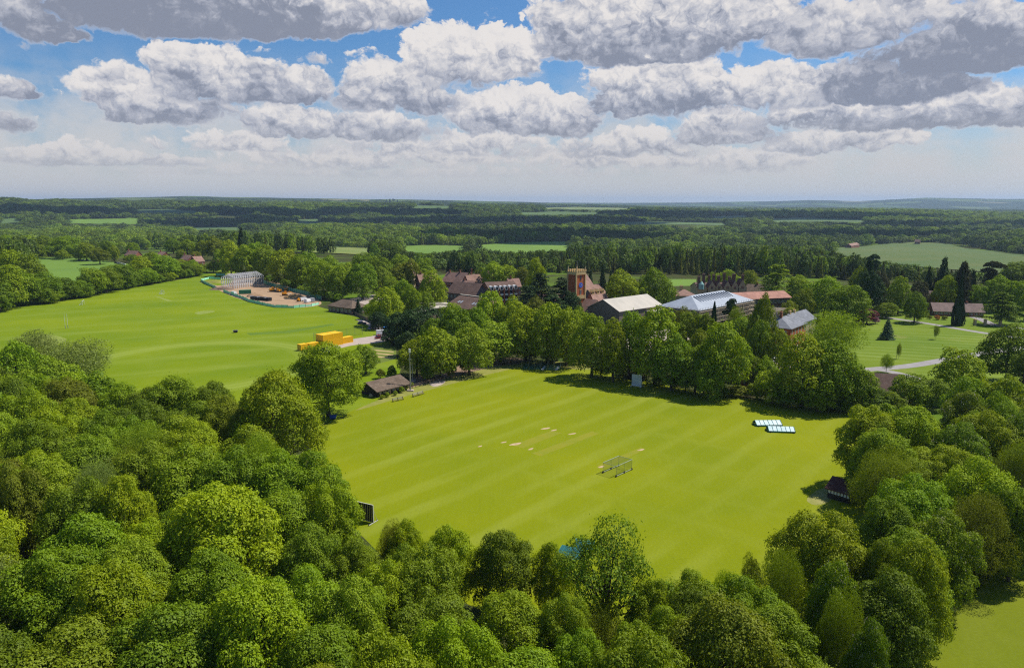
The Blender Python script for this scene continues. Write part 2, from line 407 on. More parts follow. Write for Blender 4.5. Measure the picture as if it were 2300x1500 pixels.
# ---------------------------------------------------------------- mesh builder
class MB:
    def __init__(s): s.v = []; s.f = []
    def add(s, vs, fs):
        b = len(s.v); s.v += [tuple(v) for v in vs]; s.f += [tuple(b + i for i in f) for f in fs]
    def box(s, x0, x1, y0, y1, z0, z1):
        s.add([(x0, y0, z0), (x1, y0, z0), (x1, y1, z0), (x0, y1, z0), (x0, y0, z1), (x1, y0, z1), (x1, y1, z1), (x0, y1, z1)],
              [(0, 3, 2, 1), (4, 5, 6, 7), (0, 1, 5, 4), (1, 2, 6, 5), (2, 3, 7, 6), (3, 0, 4, 7)])
    def tube(s, a, b, r0, r1=None, n=6):
        r1 = r0 if r1 is None else r1
        a = Vector(a); b = Vector(b); d = (b - a)
        if d.length < 1e-6: return
        d.normalize()
        t = Vector((0, 0, 1)) if abs(d.z) < 0.9 else Vector((1, 0, 0))
        u = d.cross(t).normalized(); w = d.cross(u)
        vs = []
        for (c, r) in ((a, r0), (b, r1)):
            for i in range(n):
                an = 2 * math.pi * i / n
                vs.append(c + (u * math.cos(an) + w * math.sin(an)) * r)
        fs = [(i, (i + 1) % n, n + (i + 1) % n, n + i) for i in range(n)]
        fs.append(tuple(range(n))[::-1]); fs.append(tuple(range(n, 2 * n)))
        s.add(vs, fs)
    def slab(s, pts, th):          # a roof plane of four (or three) points thickened downwards by th
        n = len(pts); lo = [Vector(p) - Vector((0, 0, th)) for p in pts]
        s.add(list(pts) + lo, [tuple(range(n)), tuple(range(n, 2 * n))[::-1]] + [(i, n + i, n + (i + 1) % n, (i + 1) % n) for i in range(n)])
    def prism(s, x0, x1, y0, y1, z0, z1, axis='x'):    # a triangular gable prism
        if axis == 'x':
            ym = (y0 + y1) / 2
            s.add([(x0, y0, z0), (x0, y1, z0), (x0, ym, z1), (x1, y0, z0), (x1, y1, z0), (x1, ym, z1)],
                  [(0, 2, 1), (3, 4, 5), (0, 3, 5, 2), (1, 2, 5, 4), (0, 1, 4, 3)])
        else:
            xm = (x0 + x1) / 2
            s.add([(x0, y0, z0), (x1, y0, z0), (xm, y0, z1), (x0, y1, z0), (x1, y1, z0), (xm, y1, z1)],
                  [(0, 1, 2), (3, 5, 4), (0, 2, 5, 3), (1, 4, 5, 2), (0, 3, 4, 1)])
    def mesh(s, name, m, sm=False):
        me = bpy.data.meshes.new(name); me.from_pydata(s.v, [], s.f)
        for x in (m if isinstance(m, list) else [m]): me.materials.append(x)
        bm = bmesh.new(); bm.from_mesh(me); bmesh.ops.recalc_face_normals(bm, faces=bm.faces); bm.to_mesh(me); bm.free()
        if sm:
            for p in me.polygons: p.use_smooth = True
        return me
    def build(s, name, m, parent=None, sm=False): return link(name, s.mesh(name, m, sm), parent)

# ---------------------------------------------------------------- ground
def ground_mat():
    m, t = nodes('woodland floor and far country'); q = NT(t)
    geo = q.n('ShaderNodeNewGeometry'); v = geo.outputs['Position']
    near = q.mix(q.rng(q.noise(v, 0.12, 5, 0.6), 0.35, 0.65), (0.040, 0.060, 0.012), (0.060, 0.055, 0.022))
    near = q.mix(q.rng(q.noise(v, 0.012, 4, 0.55), 0.50, 0.58), near, (0.09, 0.15, 0.012))
    vs = q.mapping(v, scale=(1, 1, 0))
    vor = q.n('ShaderNodeTexVoronoi'); q.l(q.mapping(vs, scale=(0.0022, 0.0016, 1)), vor.inputs['Vector']); vor.inputs['Scale'].default_value = 1
    sp = q.n('ShaderNodeSeparateColor'); q.l(vor.outputs['Color'], sp.inputs[0])
    fld = q.mix(sp.outputs[0], (0.055, 0.095, 0.022), (0.10, 0.13, 0.035))
    fld = q.mix(q.rng(sp.outputs[1], 0.8, 0.81), fld, (0.17, 0.16, 0.08))
    wood = q.mix(q.rng(q.noise(vs, 0.02, 4, 0.7), 0.35, 0.65), (0.016, 0.030, 0.010), (0.035, 0.052, 0.015))
    isf = q.rng(sp.outputs[2], 0.60, 0.62)
    vs2 = q.n('ShaderNodeTexVoronoi', feature='DISTANCE_TO_EDGE'); q.l(q.mapping(vs, scale=(0.0022, 0.0016, 1)), vs2.inputs['Vector']); vs2.inputs['Scale'].default_value = 1
    isf = q.math('MULTIPLY', isf, q.rng(vs2.outputs[0], 0.03, 0.05))
    far = q.mix(isf, wood, fld)
    ln = q.n('ShaderNodeVectorMath', operation='LENGTH'); q.l(vs, ln.inputs[0])
    q.finish(q.mix(q.rng(ln.outputs['Value'], 3200, 4200), near, far), 0.95, None, 0, 0.05)
    return m
angs = np.radians(np.concatenate([np.arange(-180, -50, 10), np.arange(-50, 50.01, 0.45), np.arange(60, 180, 10)]))
rads = np.concatenate([[8], np.geomspace(25, 26000, 165)])
A, R = np.meshgrid(angs, rads)
gx = R * np.sin(A); gy = R * np.cos(A); gz = hgt(gx, gy)
back = np.abs(A) > math.radians(75)
gz = np.where(back, np.minimum(gz, 0), gz)
nv = len(angs); nr = len(rads)
verts = np.stack([gx, gy, gz], -1).reshape(-1, 3)
idx = np.arange(nr * nv).reshape(nr, nv)
q0 = idx[:-1, :]; q1 = idx[1:, :]
faces = np.stack([q0, np.roll(q0, -1, 1), np.roll(q1, -1, 1), q1], -1).reshape(-1, 4)
me = bpy.data.meshes.new('ground')
me.from_pydata(verts.tolist() + [(0, 0, 0)], [], [tuple(f)[::-1] for f in faces.tolist()] + [(int(idx[0, i]), int(idx[0, (i + 1) % nv]), nr * nv)[::-1] for i in range(nv)])
for p in me.polygons: p.use_smooth = True
me.materials.append(ground_mat())
tag(link('ground', me), kind='structure')

def sheet(name, pix, material, off=0.004, terrain=False, kind='structure', cuts=0, world=None):
    """a patch of surface laid on the ground; corners read off the photograph as sight lines to the ground"""
    pts = []
    for p in (pix if world is None else world):
        w = (PT(*p) if terrain else P(*p)) if world is None else Vector((p[0], p[1], 0))
        if w is not None: pts.append(w)
    bm = bmesh.new()
    vs = [bm.verts.new((w.x, w.y, 0)) for w in pts]
    f = bm.faces.new(vs)
    if f.normal.z < 0: f.normal_flip()
    bmesh.ops.triangulate(bm, faces=bm.faces[:])
    for _ in range(cuts):
        bmesh.ops.subdivide_edges(bm, edges=bm.edges[:], cuts=1, use_grid_fill=True)
    for v in bm.verts: v.co.z = (hz1(v.co.x, v.co.y) if terrain else 0.0) + off
    me = bpy.data.meshes.new(name); bm.normal_update(); bm.to_mesh(me); bm.free()
    me.materials.append(material)
    return tag(link(name, me), kind=kind)
def smooth_poly(pts, n=6):         # Catmull-Rom through the corners
    out = []; m = len(pts)
    for i in range(m):
        p0, p1, p2, p3 = [np.array(pts[(i + k - 1) % m], float) for k in range(4)]
        for j in range(n):
            t = j / n
            out.append(tuple(0.5 * ((2 * p1) + (-p0 + p2) * t + (2 * p0 - 5 * p1 + 4 * p2 - p3) * t * t + (-p0 + 3 * p1 - 3 * p2 + p3) * t ** 3)))
    return out

G1, G2, G3 = (0.152, 0.190, 0.002), (0.198, 0.220, 0.002), (0.27, 0.30, 0.045)
m_cricket = turf('cricket turf', G1, G2, G3, ang=math.radians(40), step=8.5, amt=0.40)
m_playing = turf('playing field turf', (0.118, 0.180, 0.003), (0.170, 0.220, 0.003), (0.24, 0.29, 0.05), ang=math.radians(62), step=26, amt=0.34,
                 ring=(P(440, 818).x, P(440, 818).y, 41, 43, 0.22))
m_lawn = turf('lawn turf', (0.10, 0.16, 0.010), (0.14, 0.19, 0.012), (0.19, 0.25, 0.05), ang=math.radians(-70), step=7, amt=0.7, patch=[((0.26, 0.22, 0.08), 0.03, 0.58, 0.70, 0.6)])
m_side = turf('rough lawn turf', (0.13, 0.16, 0.006), (0.17, 0.19, 0.008), (0.22, 0.24, 0.04), ang=0.5, step=9, amt=0.3, patch=[((0.2, 0.19, 0.06), 0.08, 0.6, 0.75, 0.5)])
sheet('cricket_field', [(690, 975), (735, 950), (800, 918), (850, 899), (920, 875), (1010, 852), (1130, 822), (1170, 810), (1300, 818), (1400, 846), (1550, 876), (1700, 898), (1830, 915), (1960, 934),
      (1985, 1010), (1975, 1100), (1900, 1250), (1850, 1380), (1500, 1470), (1150, 1400), (900, 1290), (800, 1190), (720, 1090)], m_cricket, 0.006)
sheet('playing_field', [(-120, 716), (0, 692), (120, 672), (220, 657), (330, 640), (440, 622), (500, 606), (540, 610), (620, 640), (720, 690), (800, 712), (850, 722), (880, 770), (900, 830), (880, 900), (700, 960),
      (560, 930), (300, 905), (180, 860), (60, 800), (-120, 780)], m_playing, 0.004)
sheet('lawn', [(1890, 720), (2000, 700), (2080, 692), (2330, 700), (2360, 860), (2100, 900), (1940, 880), (1880, 800)], m_lawn, 0.004)
sheet('lawn', [(2030, 1520), (2120, 1400), (2200, 1320), (2280, 1255), (2400, 1180), (2500, 1250), (2500, 1700), (1950, 1700)], m_side, 0.005)
m_dirt = mat('bare earth', (0.40, 0.27, 0.16), (0.27, 0.17, 0.10), 0.12, 0.95)
m_dry = mat('dry grass', (0.26, 0.24, 0.06), (0.17, 0.19, 0.02), 0.35, 0.95)
m_asph = mat('grey gravel path', (0.30, 0.28, 0.27), (0.22, 0.20, 0.20), 0.3, 0.9)
m_pave = mat('pale paving', (0.42, 0.34, 0.29), (0.33, 0.27, 0.23), 0.4, 0.9)
sheet('building_site_earth', smooth_poly([(455, 628), (500, 614), (590, 622), (640, 640), (700, 664), (722, 682), (690, 690), (640, 690), (590, 684), (540, 672), (500, 656)]), m_dirt, 0.010)
sheet('grass_patch', smooth_poly([(455, 626), (490, 614), (520, 618), (522, 632), (505, 640), (480, 640)]), m_playing, 0.016)
sheet('bank', smooth_poly([(915, 880), (1010, 856), (1130, 828), (1180, 808), (1110, 800), (1060, 805), (1000, 838), (930, 846)]), m_dirt if False else mat('trodden woodland bank', (0.30, 0.20, 0.13), (0.12, 0.08, 0.05), 0.25, 0.95), 0.012)
sheet('dry_verge', smooth_poly([(800, 922), (900, 893), (1000, 866), (1100, 840), (1175, 822), (1130, 820), (1000, 850), (920, 872), (850, 898)]), m_dry, 0.016)
sheet('dry_verge', smooth_poly([(1250, 812), (1320, 818), (1345, 828), (1300, 830), (1240, 822)]), m_dry, 0.018)
sheet('worn_patch', smooth_poly([(1812, 1122), (1834, 1102), (1862, 1094), (1880, 1104), (1862, 1126), (1832, 1134)]), mat('worn turf by the hut', (0.30, 0.27, 0.10), (0.17, 0.19, 0.02), 0.5, 0.95), 0.014)
sheet('worn_patch', smooth_poly([(965, 862), (985, 853), (1000, 856), (992, 864), (975, 868)]), m_pave, 0.022)
def road(name, pts, w, m, off=0.02, terrain=False):
    """strip of constant width along a centre line of image points"""
    c = [PT(*p) if terrain else P(*p) for p in pts]
    a = []; b = []
    for i, p in enumerate(c):
        d = (c[min(i + 1, len(c) - 1)] - c[max(i - 1, 0)]); d.z = 0; d.normalize()
        nn = Vector((-d.y, d.x, 0)) * (w / 2)
        a.append(p + nn); b.append(p - nn)
    me = bpy.data.meshes.new(name); n = len(c)
    vs = [(p.x, p.y, (hz1(p.x, p.y) if terrain else 0) + off) for p in a + b]
    me.from_pydata(vs, [], [(i, n + i, n + i + 1, i + 1) for i in range(n - 1)])
    me.materials.append(m)
    return tag(link(name, me), kind='structure')
def curve_px(pts, n=5):
    out = []
    for i in range(len(pts) - 1):
        p0 = pts[max(i - 1, 0)]; p1 = pts[i]; p2 = pts[i + 1]; p3 = pts[min(i + 2, len(pts) - 1)]
        for j in range(n):
            t = j / n
            out.append(tuple(0.5 * (2 * p1[k] + (p2[k] - p0[k]) * t + (2 * p0[k] - 5 * p1[k] + 4 * p2[k] - p3[k]) * t * t + (3 * p1[k] - p0[k] - 3 * p2[k] + p3[k]) * t ** 3) for k in (0, 1)))
    out.append(tuple(pts[-1])); return out
road('path', curve_px([(1900, 835), (1960, 829), (2040, 822), (2130, 807), (2230, 790), (2340, 775)]), 5.2, m_asph, 0.024)
road('path', curve_px([(1945, 828), (1985, 832), (2030, 842), (2080, 858)]), 4.2, m_asph, 0.028)
road('path', curve_px([(1960, 708), (2010, 716), (2080, 726), (2150, 738), (2225, 750), (2330, 764)]), 4.2, m_asph, 0.024)
road('path', curve_px([(2150, 703), (2200, 716), (2235, 730), (2300, 738), (2340, 741)]), 4.5, m_asph, 0.030)
sheet('yard', smooth_poly([(800, 718), (830, 722), (872, 742), (880, 756), (860, 768), (790, 776), (735, 790), (700, 792), (720, 780), (790, 762), (845, 752), (835, 736)]), m_pave, 0.022)
sheet('yard', smooth_poly([(1640, 800), (1740, 760), (1790, 810), (1760, 850), (1700, 862)]), m_pave, 0.022)
for pl in ([(1300, 760), (1500, 740), (1560, 760), (1450, 790)], [(780, 672), (850, 660), (880, 668), (820, 684)]):
    sheet('yard', pl, m_pave, 0.02)
m_strip = mat('worn cricket pitch', (0.225, 0.215, 0.006), (0.18, 0.205, 0.004), 0.3, 0.95)
m_scuff = mat('scuffed bare crease', (0.52, 0.36, 0.24), (0.34, 0.26, 0.12), 1.5, 0.95)
for (cx, cyy, w, h) in ((1225, 962, 11, 2.6), (1244, 966, 7, 2.2), (1285, 974, 9, 2.2), (1131, 993, 7, 2), (1157, 997, 14, 4), (1192, 1008, 6, 3), (1439, 1010, 8, 2.5), (1350, 1048, 7, 3), (1078, 1002, 5, 2)):
    sheet('worn_patch', smooth_poly([(cx - w, cyy + h * .7), (cx - w * .2, cyy - h * .4), (cx + w, cyy - h * .9), (cx + w * .4, cyy + h * .5)], 4), m_scuff, 0.014)
for pl in ([(1195, 1018), (1330, 968), (1345, 974), (1215, 1024)], [(1150, 1000), (1235, 968), (1262, 972), (1175, 1006)], [(1340, 1046), (1440, 1004), (1448, 1010), (1352, 1054)]):
    sheet('cricket_pitch', pl, m_strip, 0.010)
m_dkt = mat('longer darker turf', (0.085, 0.150, 0.004), (0.11, 0.175, 0.005), 0.15, 0.95)
m_pit = mat('faded spare pitch', (0.22, 0.26, 0.05), (0.17, 0.22, 0.02), 0.25, 0.95)
sheet('turf_strip', [(552, 748), (640, 743), (745, 727), (752, 730), (650, 748), (562, 753)], m_dkt, 0.008)
sheet('turf_strip', [(345, 664), (356, 666), (388, 676), (376, 677)], m_pit, 0.008)
sheet('turf_strip', smooth_poly([(438, 702), (470, 697), (482, 700), (450, 706)]), m_pit, 0.008)
sheet('turf_strip', smooth_poly([(70, 760), (110, 752), (150, 762), (120, 775), (80, 772)]), m_pit, 0.008)
# cultivated strips by the yard and the playing fields' cricket nets turf
sheet('planting_bed', [(780, 800), (840, 778), (890, 776), (890, 806), (830, 822)], mat('vegetable rows', (0.09, 0.13, 0.01), (0.13, 0.16, 0.01), 0.2), 0.010)
for k in range(3):
    sheet('planting_bed', [(822 + 1 * k, 783 + 7 * k), (884, 789 + 7 * k), (884, 792 + 7 * k), (822 + 1 * k, 786 + 7 * k)], mat('tilled soil', (0.42, 0.30, 0.13), (0.3, 0.25, 0.1), 0.3), 0.016)
# far fields
def fieldmat(name, c, c2): return mat(name, c, c2, 0.012, 0.95)
fm1 = fieldmat('pasture', (0.13, 0.22, 0.02), (0.10, 0.18, 0.02)); fm2 = fieldmat('hay meadow', (0.19, 0.21, 0.05), (0.12, 0.18, 0.03))
fm3 = fieldmat('ley', (0.07, 0.12, 0.03), (0.085, 0.14, 0.035)); fm4 = fieldmat('big pasture', (0.095, 0.120, 0.022), (0.055, 0.105, 0.016))  # the last one's colour is darkened to stand in for cloud shadow
FIELDS = [([(75, 577), (180, 578), (262, 590), (258, 602), (200, 634), (150, 642), (60, 612)], fm1),
    ([(150, 493), (315, 490), (318, 504), (160, 502)], fm1), ([(305, 472), (380, 470), (450, 475), (440, 480), (310, 479)], fm3),
    ([(430, 511), (500, 509), (575, 513), (560, 518), (435, 518)], fm3), ([(665, 494), (722, 492), (718, 503), (665, 504)], fm3),
    ([(520, 545), (600, 548), (700, 552), (760, 555), (870, 560), (820, 574), (700, 568), (600, 560), (530, 553)], fm2),
    ([(900, 553), (980, 551), (1045, 553), (1050, 565), (960, 572), (905, 565)], fm1),
    ([(1065, 552), (1160, 545), (1275, 543), (1282, 566), (1150, 570), (1060, 563)], fm1),
    ([(1840, 558), (1900, 556), (1990, 548), (2060, 544), (2130, 548), (2330, 578), (2330, 606), (2240, 614), (2000, 594), (1880, 574)], fm4),
    ([(1500, 627), (1564, 627), (1564, 642), (1500, 643)], fm1), ([(1165, 477), (1250, 475), (1350, 478), (1340, 483), (1170, 483)], fm3),
    ([(1210, 467), (1290, 465), (1420, 468), (1400, 472), (1230, 471)], fm2), ([(1365, 500), (1470, 498), (1640, 502), (1630, 507), (1370, 506)], fm3),
    ([(930, 462), (1015, 463), (1010, 469), (930, 468)], fm3), ([(1725, 492), (1800, 489), (1950, 494), (1940, 500), (1740, 500)], fm3),
    ([(2265, 511), (2340, 511), (2340, 517), (2265, 516)], fm2), ([(320, 548), (470, 552), (500, 566), (380, 566)], fm1),
    ([(0, 492), (40, 490), (45, 500), (0, 503)], fm3), ([(1590, 486), (1680, 484), (1700, 489), (1600, 491)], fm3)]
for (poly, m_) in FIELDS:
    sheet('field', poly, m_, 0.8 if poly[0][1] < 575 else 0.02, terrain=True, cuts=5)
# ---------------------------------------------------------------- foliage
def quads_mesh(name, c, nrm, size, rg, mats, aspect=0.62, midx=None):
    n = len(c)
    nrm = nrm / (np.linalg.norm(nrm, axis=1, keepdims=True) + 1e-9)
    t = rg.normal(size=(n, 3)); t -= nrm * (t * nrm).sum(1, keepdims=True); t /= np.linalg.norm(t, axis=1, keepdims=True) + 1e-9
    b = np.cross(nrm, t)
    s = size[:, None]
    v = np.stack([c - t * s * .5, c - b * s * .5 * aspect + nrm * s * .10, c + t * s * .5, c + b * s * .5 * aspect + nrm * s * .10], 1).reshape(-1, 3)
    me = bpy.data.meshes.new(name)
    me.vertices.add(4 * n); me.vertices.foreach_set('co', v.astype(np.float32).ravel())
    me.loops.add(4 * n); me.loops.foreach_set('vertex_index', np.arange(4 * n, dtype=np.int32))
    me.polygons.add(n); me.polygons.foreach_set('loop_start', np.arange(0, 4 * n, 4, dtype=np.int32)); me.polygons.foreach_set('loop_total', np.full(n, 4, np.int32))
    for m_ in mats: me.materials.append(m_)
    if midx is not None: me.polygons.foreach_set('material_index', midx.astype(np.int32))
    me.update(); me.validate()
    return me
def vnoise(p, k, ph):              # cheap smooth 3-D noise
    return (np.sin(p[:, 0] * k + ph) * np.cos(p[:, 1] * k * 1.13 + ph * 1.7) + np.sin(p[:, 2] * k * .91 + ph * 2.3 + p[:, 0] * k * .5)
            + np.cos(p[:, 1] * k * .77 - p[:, 2] * k * .63 + ph)) / 3
def lobes(kind, rg, big=False):
    out = []; ph = rg.uniform(0, 6.28, 3)
    if kind in ('round', 'tall', 'dome', 'bush', 'sparse', 'wispy'):
        n = {'round': 58, 'tall': 70, 'dome': 74, 'bush': 26, 'sparse': 34, 'wispy': 40}[kind] if big else {'round': 34, 'tall': 40, 'dome': 42, 'bush': 22, 'sparse': 34, 'wispy': 34}[kind]
        zc, hh = {'round': (.51, .47), 'tall': (.50, .49), 'dome': (.49, .49), 'bush': (.42, .50), 'sparse': (.66, .34), 'wispy': (.56, .42)}[kind]
        for i in range(n):
            u = (i + .5) / n
            cz = 1 - 1.85 * u if kind != 'bush' else 1 - 1.4 * u
            an = i * 2.399963 + rg.normal() * .35
            rr = math.sqrt(max(0, 1 - cz * cz)) if cz > 0 else math.sqrt(max(0, 1 - abs(cz) ** (3.2 if kind == 'tall' else 2.4)))
            k = rg.uniform(.60, .86)
            top = {'tall': .80, 'dome': 1.0, 'round': 1.0, 'bush': 1.0, 'sparse': 1.0, 'wispy': .92}[kind]
            wz = 1.0 if cz < 0 else (1 - (1 - top) * cz)
            r = (rg.uniform(.08, .155) if big else rg.uniform(.12, .19)) if kind != 'sparse' else rg.uniform(.09, .13)
            if kind == 'dome': r *= .95
            x = math.cos(an) * rr * (.5 - r * .55) * wz * rg.uniform(.74, 1.08); y = math.sin(an) * rr * (.5 - r * .55) * wz * rg.uniform(.74, 1.08)
            z = zc + cz * (hh - r * .5) * rg.uniform(.80, 1.06)
            bulge = 1 + .20 * math.sin(an * 2 + ph[0]) * math.cos(cz * 2 + ph[1]) + .12 * math.sin(an * 3 + ph[2] + cz * 3)
            x *= bulge; y *= bulge; z = zc + (z - zc) * (1 + .12 * math.sin(an + ph[1]))
            out.append((x, y, z, r, r * rg.uniform(.7, .95)))
        for i in range(7): out.append((rg.normal() * .09, rg.normal() * .09, zc + rg.normal() * .12, .24, .22))
    return out
LOB = {}
def fit(p, lb, name):            # scale the crown so that the tree is exactly one unit wide and one unit high
    kx = .5 / np.percentile(np.hypot(p[:, 0], p[:, 1]), 97); kz = 1.0 / np.percentile(p[:, 2], 99.7)
    p[:, :2] *= kx; p[:, 2] *= kz
    LOB[name] = [(a * kx, b * kx, c * kz, r * kx, rz * kz) for a, b, c, r, rz in lb]
def crown(name, kind, seed, n, ls, mats, up=0.25):
    rg = np.random.default_rng(seed)
    lb = lobes(kind, rg, n > 9500); LOB[name] = lb
    A_ = np.array(lb); wgt = A_[:, 3] ** 2
    m = int(n * 1.7)
    pick = rg.choice(len(lb), m, p=wgt / wgt.sum())
    d = rg.normal(size=(m, 3)); d /= np.linalg.norm(d, axis=1, keepdims=True)
    d[:, 2] = np.where(d[:, 2] < -.35, -d[:, 2], d[:, 2])
    L_ = A_[pick]
    rad = L_[:, [3, 3, 4]]
    rf = 1 + .22 * vnoise(d + pick[:, None] * .7, 5.5, seed) + .12 * vnoise(d + pick[:, None], 13, seed + 1) + rg.normal(size=m) * .075
    rf *= np.where(rg.random(m) < .05, rg.uniform(1.1, 1.4, m), 1)
    rf *= np.where(rg.random(m) < .12, rg.uniform(.45, .95, m), 1)
    p = L_[:, :3] + d * rad * rf[:, None]
    keep = np.ones(m, bool)
    for j, (x, y, z, r, rz) in enumerate(lb):
        q = np.sqrt(((p[:, 0] - x) / r) ** 2 + ((p[:, 1] - y) / r) ** 2 + ((p[:, 2] - z) / rz) ** 2)
        keep &= (q > .78) | (pick == j) | (rg.random(m) < .10)
    keep &= p[:, 2] > .05
    p = p[keep][:n]; d = d[keep][:n]
    fit(p, lb, name)
    nr_ = d + rg.normal(size=d.shape) * .42; nr_[:, 2] += up
    sz = ls * rg.uniform(.55, 1.35, len(p))
    return quads_mesh(name, p, nr_, sz, rg, mats)
def wispy(name, seed, n, ls, mats, droop=.5):
    rg = np.random.default_rng(seed); lb = lobes('wispy', rg); LOB[name] = lb
    A_ = np.array(lb); pick = rg.choice(len(lb), n, p=A_[:, 3] ** 2 / (A_[:, 3] ** 2).sum())
    d = rg.normal(size=(n, 3)); d /= np.linalg.norm(d, axis=1, keepdims=True); L_ = A_[pick]
    rf = rg.uniform(.75, 1.12, n) + .12 * vnoise(d + pick[:, None], 9, seed)
    p = L_[:, :3] + d * L_[:, [3, 3, 4]] * rf[:, None]
    p = p[p[:, 2] > .05]; fit(p, lb, name); d = rg.normal(size=p.shape) * .8 + (p - np.array([0, 0, .5]))
    return quads_mesh(name, p, d, ls * rg.uniform(.5, 1.4, len(p)), rg, mats, aspect=.38)
def conifer(name, seed, n, ls, mats, kind='cone'):
    rg = np.random.default_rng(seed)
    P_ = []; D_ = []
    if kind in ('cone', 'sequoia', 'column', 'fir'):
        tiers = {'cone': 17, 'fir': 13, 'sequoia': 24, 'column': 1}[kind]
        if kind == 'column':
            z = rg.uniform(.02, 1, n); an = rg.uniform(0, 2 * np.pi, n)
            prof = np.interp(z, [0, .04, .2, .36, .5, .62, .8, 1], [.40, .5, .49, .40, .26, .16, .12, .02])
            r = prof * (1 + .18 * np.sin(an * 5 + z * 9) + rg.normal(size=n) * .08) * np.where(rg.random(n) < .15, rg.uniform(.3, 1, n), 1)
            p = np.stack([np.cos(an) * r, np.sin(an) * r, z], 1); d = np.stack([np.cos(an), np.sin(an), np.full(n, .5)], 1)
            return quads_mesh(name, p, d + rg.normal(size=d.shape) * .5, ls * rg.uniform(.6, 1.3, n), rg, mats)
        for t in range(tiers):
            f = t / tiers; z0 = .10 + .88 * f
            R_ = {'cone': .5 * (1 - f) ** .85, 'fir': .5 * (1 - f) ** .9, 'sequoia': .5 * math.sqrt(max(0, 1 - f ** 2.2)) * rg.uniform(.8, 1.1)}[kind] + .02
            nb = max(5, int(11 * R_ / .5) + 4)
            for b_ in range(nb):
                an = 2 * math.pi * (b_ + rg.uniform(-.3, .3)) / nb + t * 1.3
                Lb = R_ * rg.uniform(.62, 1.12)
                m_ = max(3, int(n / tiers / nb * (R_ / .3)))
                s = rg.uniform(.15, 1, m_) ** .6
                w_ = rg.normal(size=m_) * .055 * (1.1 - s * .5)
                x = math.cos(an) * s * Lb - math.sin(an) * w_; y = math.sin(an) * s * Lb + math.cos(an) * w_
                z = z0 - .07 * s ** 1.5 * (1 if kind != 'sequoia' else .6) + rg.normal(size=m_) * .016
                P_.append(np.stack([x, y, np.minimum(z, 1)], 1)); D_.append(np.tile([math.cos(an) * .55, math.sin(an) * .55, .9], (m_, 1)))
    elif kind == 'cedar':
        for t in range(13):
            f = t / 12; z0 = .22 + .74 * f; R_ = .5 * (1 - .62 * f ** 1.6)
            for b_ in range(5):
                an = rg.uniform(0, 2 * math.pi); dist = R_ * rg.uniform(.25, .75)
                cx, cy_ = math.cos(an) * dist, math.sin(an) * dist; pr = R_ * rg.uniform(.30, .5)
                m_ = int(n / 65); a2 = rg.uniform(0, 2 * np.pi, m_); rr = np.sqrt(rg.random(m_)) * pr * (1 + .25 * np.sin(a2 * 5 + b_))
                P_.append(np.stack([cx + np.cos(a2) * rr, cy_ + np.sin(a2) * rr, z0 + rg.uniform(-.02, .02) - (rr / pr) ** 2 * .028 + rg.normal(size=m_) * .006], 1))
                D_.append(np.stack([np.cos(a2) * .35, np.sin(a2) * .35, np.ones(m_)], 1))
    elif kind == 'pine':               # bare stem, clumped top
        for t in range(10):
            an = rg.uniform(0, 2 * math.pi); dist = rg.uniform(0, .34); z0 = rg.uniform(.6, .95) - dist * .3
            m_ = n // 10; d = rg.normal(size=(m_, 3)); d /= np.linalg.norm(d, axis=1, keepdims=True); d[:, 2] = abs(d[:, 2])
            P_.append(np.array([math.cos(an) * dist, math.sin(an) * dist, z0]) + d * np.array([.2, .2, .07]) * (1 + .2 * vnoise(d, 8, t))[:, None]); D_.append(d)
    p = np.concatenate(P_); d = np.concatenate(D_)
    return quads_mesh(name, p, d + rg.normal(size=d.shape) * .45, ls * rg.uniform(.6, 1.3, len(p)), rg, mats, aspect=.55)

m_bark = mat('bark', (0.10, 0.075, 0.05), (0.05, 0.04, 0.028), 4, 0.95, stretch=(1, 1, .2))
m_barkp = mat('pale birch bark', (0.34, 0.31, 0.26), (0.14, 0.12, 0.10), 6, 0.9)
def trunk(name, lb, seed, base_r=.022, n=12, m_=None, fine=0, top=.85):
    rg = random.Random(seed); mb = MB()
    pts = [Vector((0, 0, -.02))]
    for i in range(1, 6): pts.append(Vector((rg.uniform(-.012, .012) * i, rg.uniform(-.012, .012) * i, top * i / 5)))
    rs = [base_r * 1.25, base_r, base_r * .82, base_r * .62, base_r * .38, base_r * .12]
    for i in range(5): mb.tube(pts[i], pts[i + 1], rs[i], rs[i + 1], 8)
    sel = sorted(lb, key=lambda l: l[2])[:]; rg.shuffle(sel)
    for l in sel[:n]:
        tgt = Vector(l[:3]); k = rg.uniform(.22, .5); k = min(k, tgt.z - .05) if tgt.z > .3 else .2
        st = Vector((0, 0, max(.14, k)))
        mid = st.lerp(tgt, .5) + Vector((0, 0, -.02))
        mb.tube(st, mid, base_r * .45, base_r * .28, 6); mb.tube(mid, tgt, base_r * .28, base_r * .08, 5)
        for _ in range(fine):
            t2 = tgt + Vector((rg.uniform(-1, 1), rg.uniform(-1, 1), rg.uniform(-.2, 1.2))) * .11
            s2 = mid.lerp(tgt, rg.uniform(0, .9)); mb.tube(s2, t2, base_r * .14, base_r * .03, 4)
    return mb.mesh(name, m_ or m_bark)
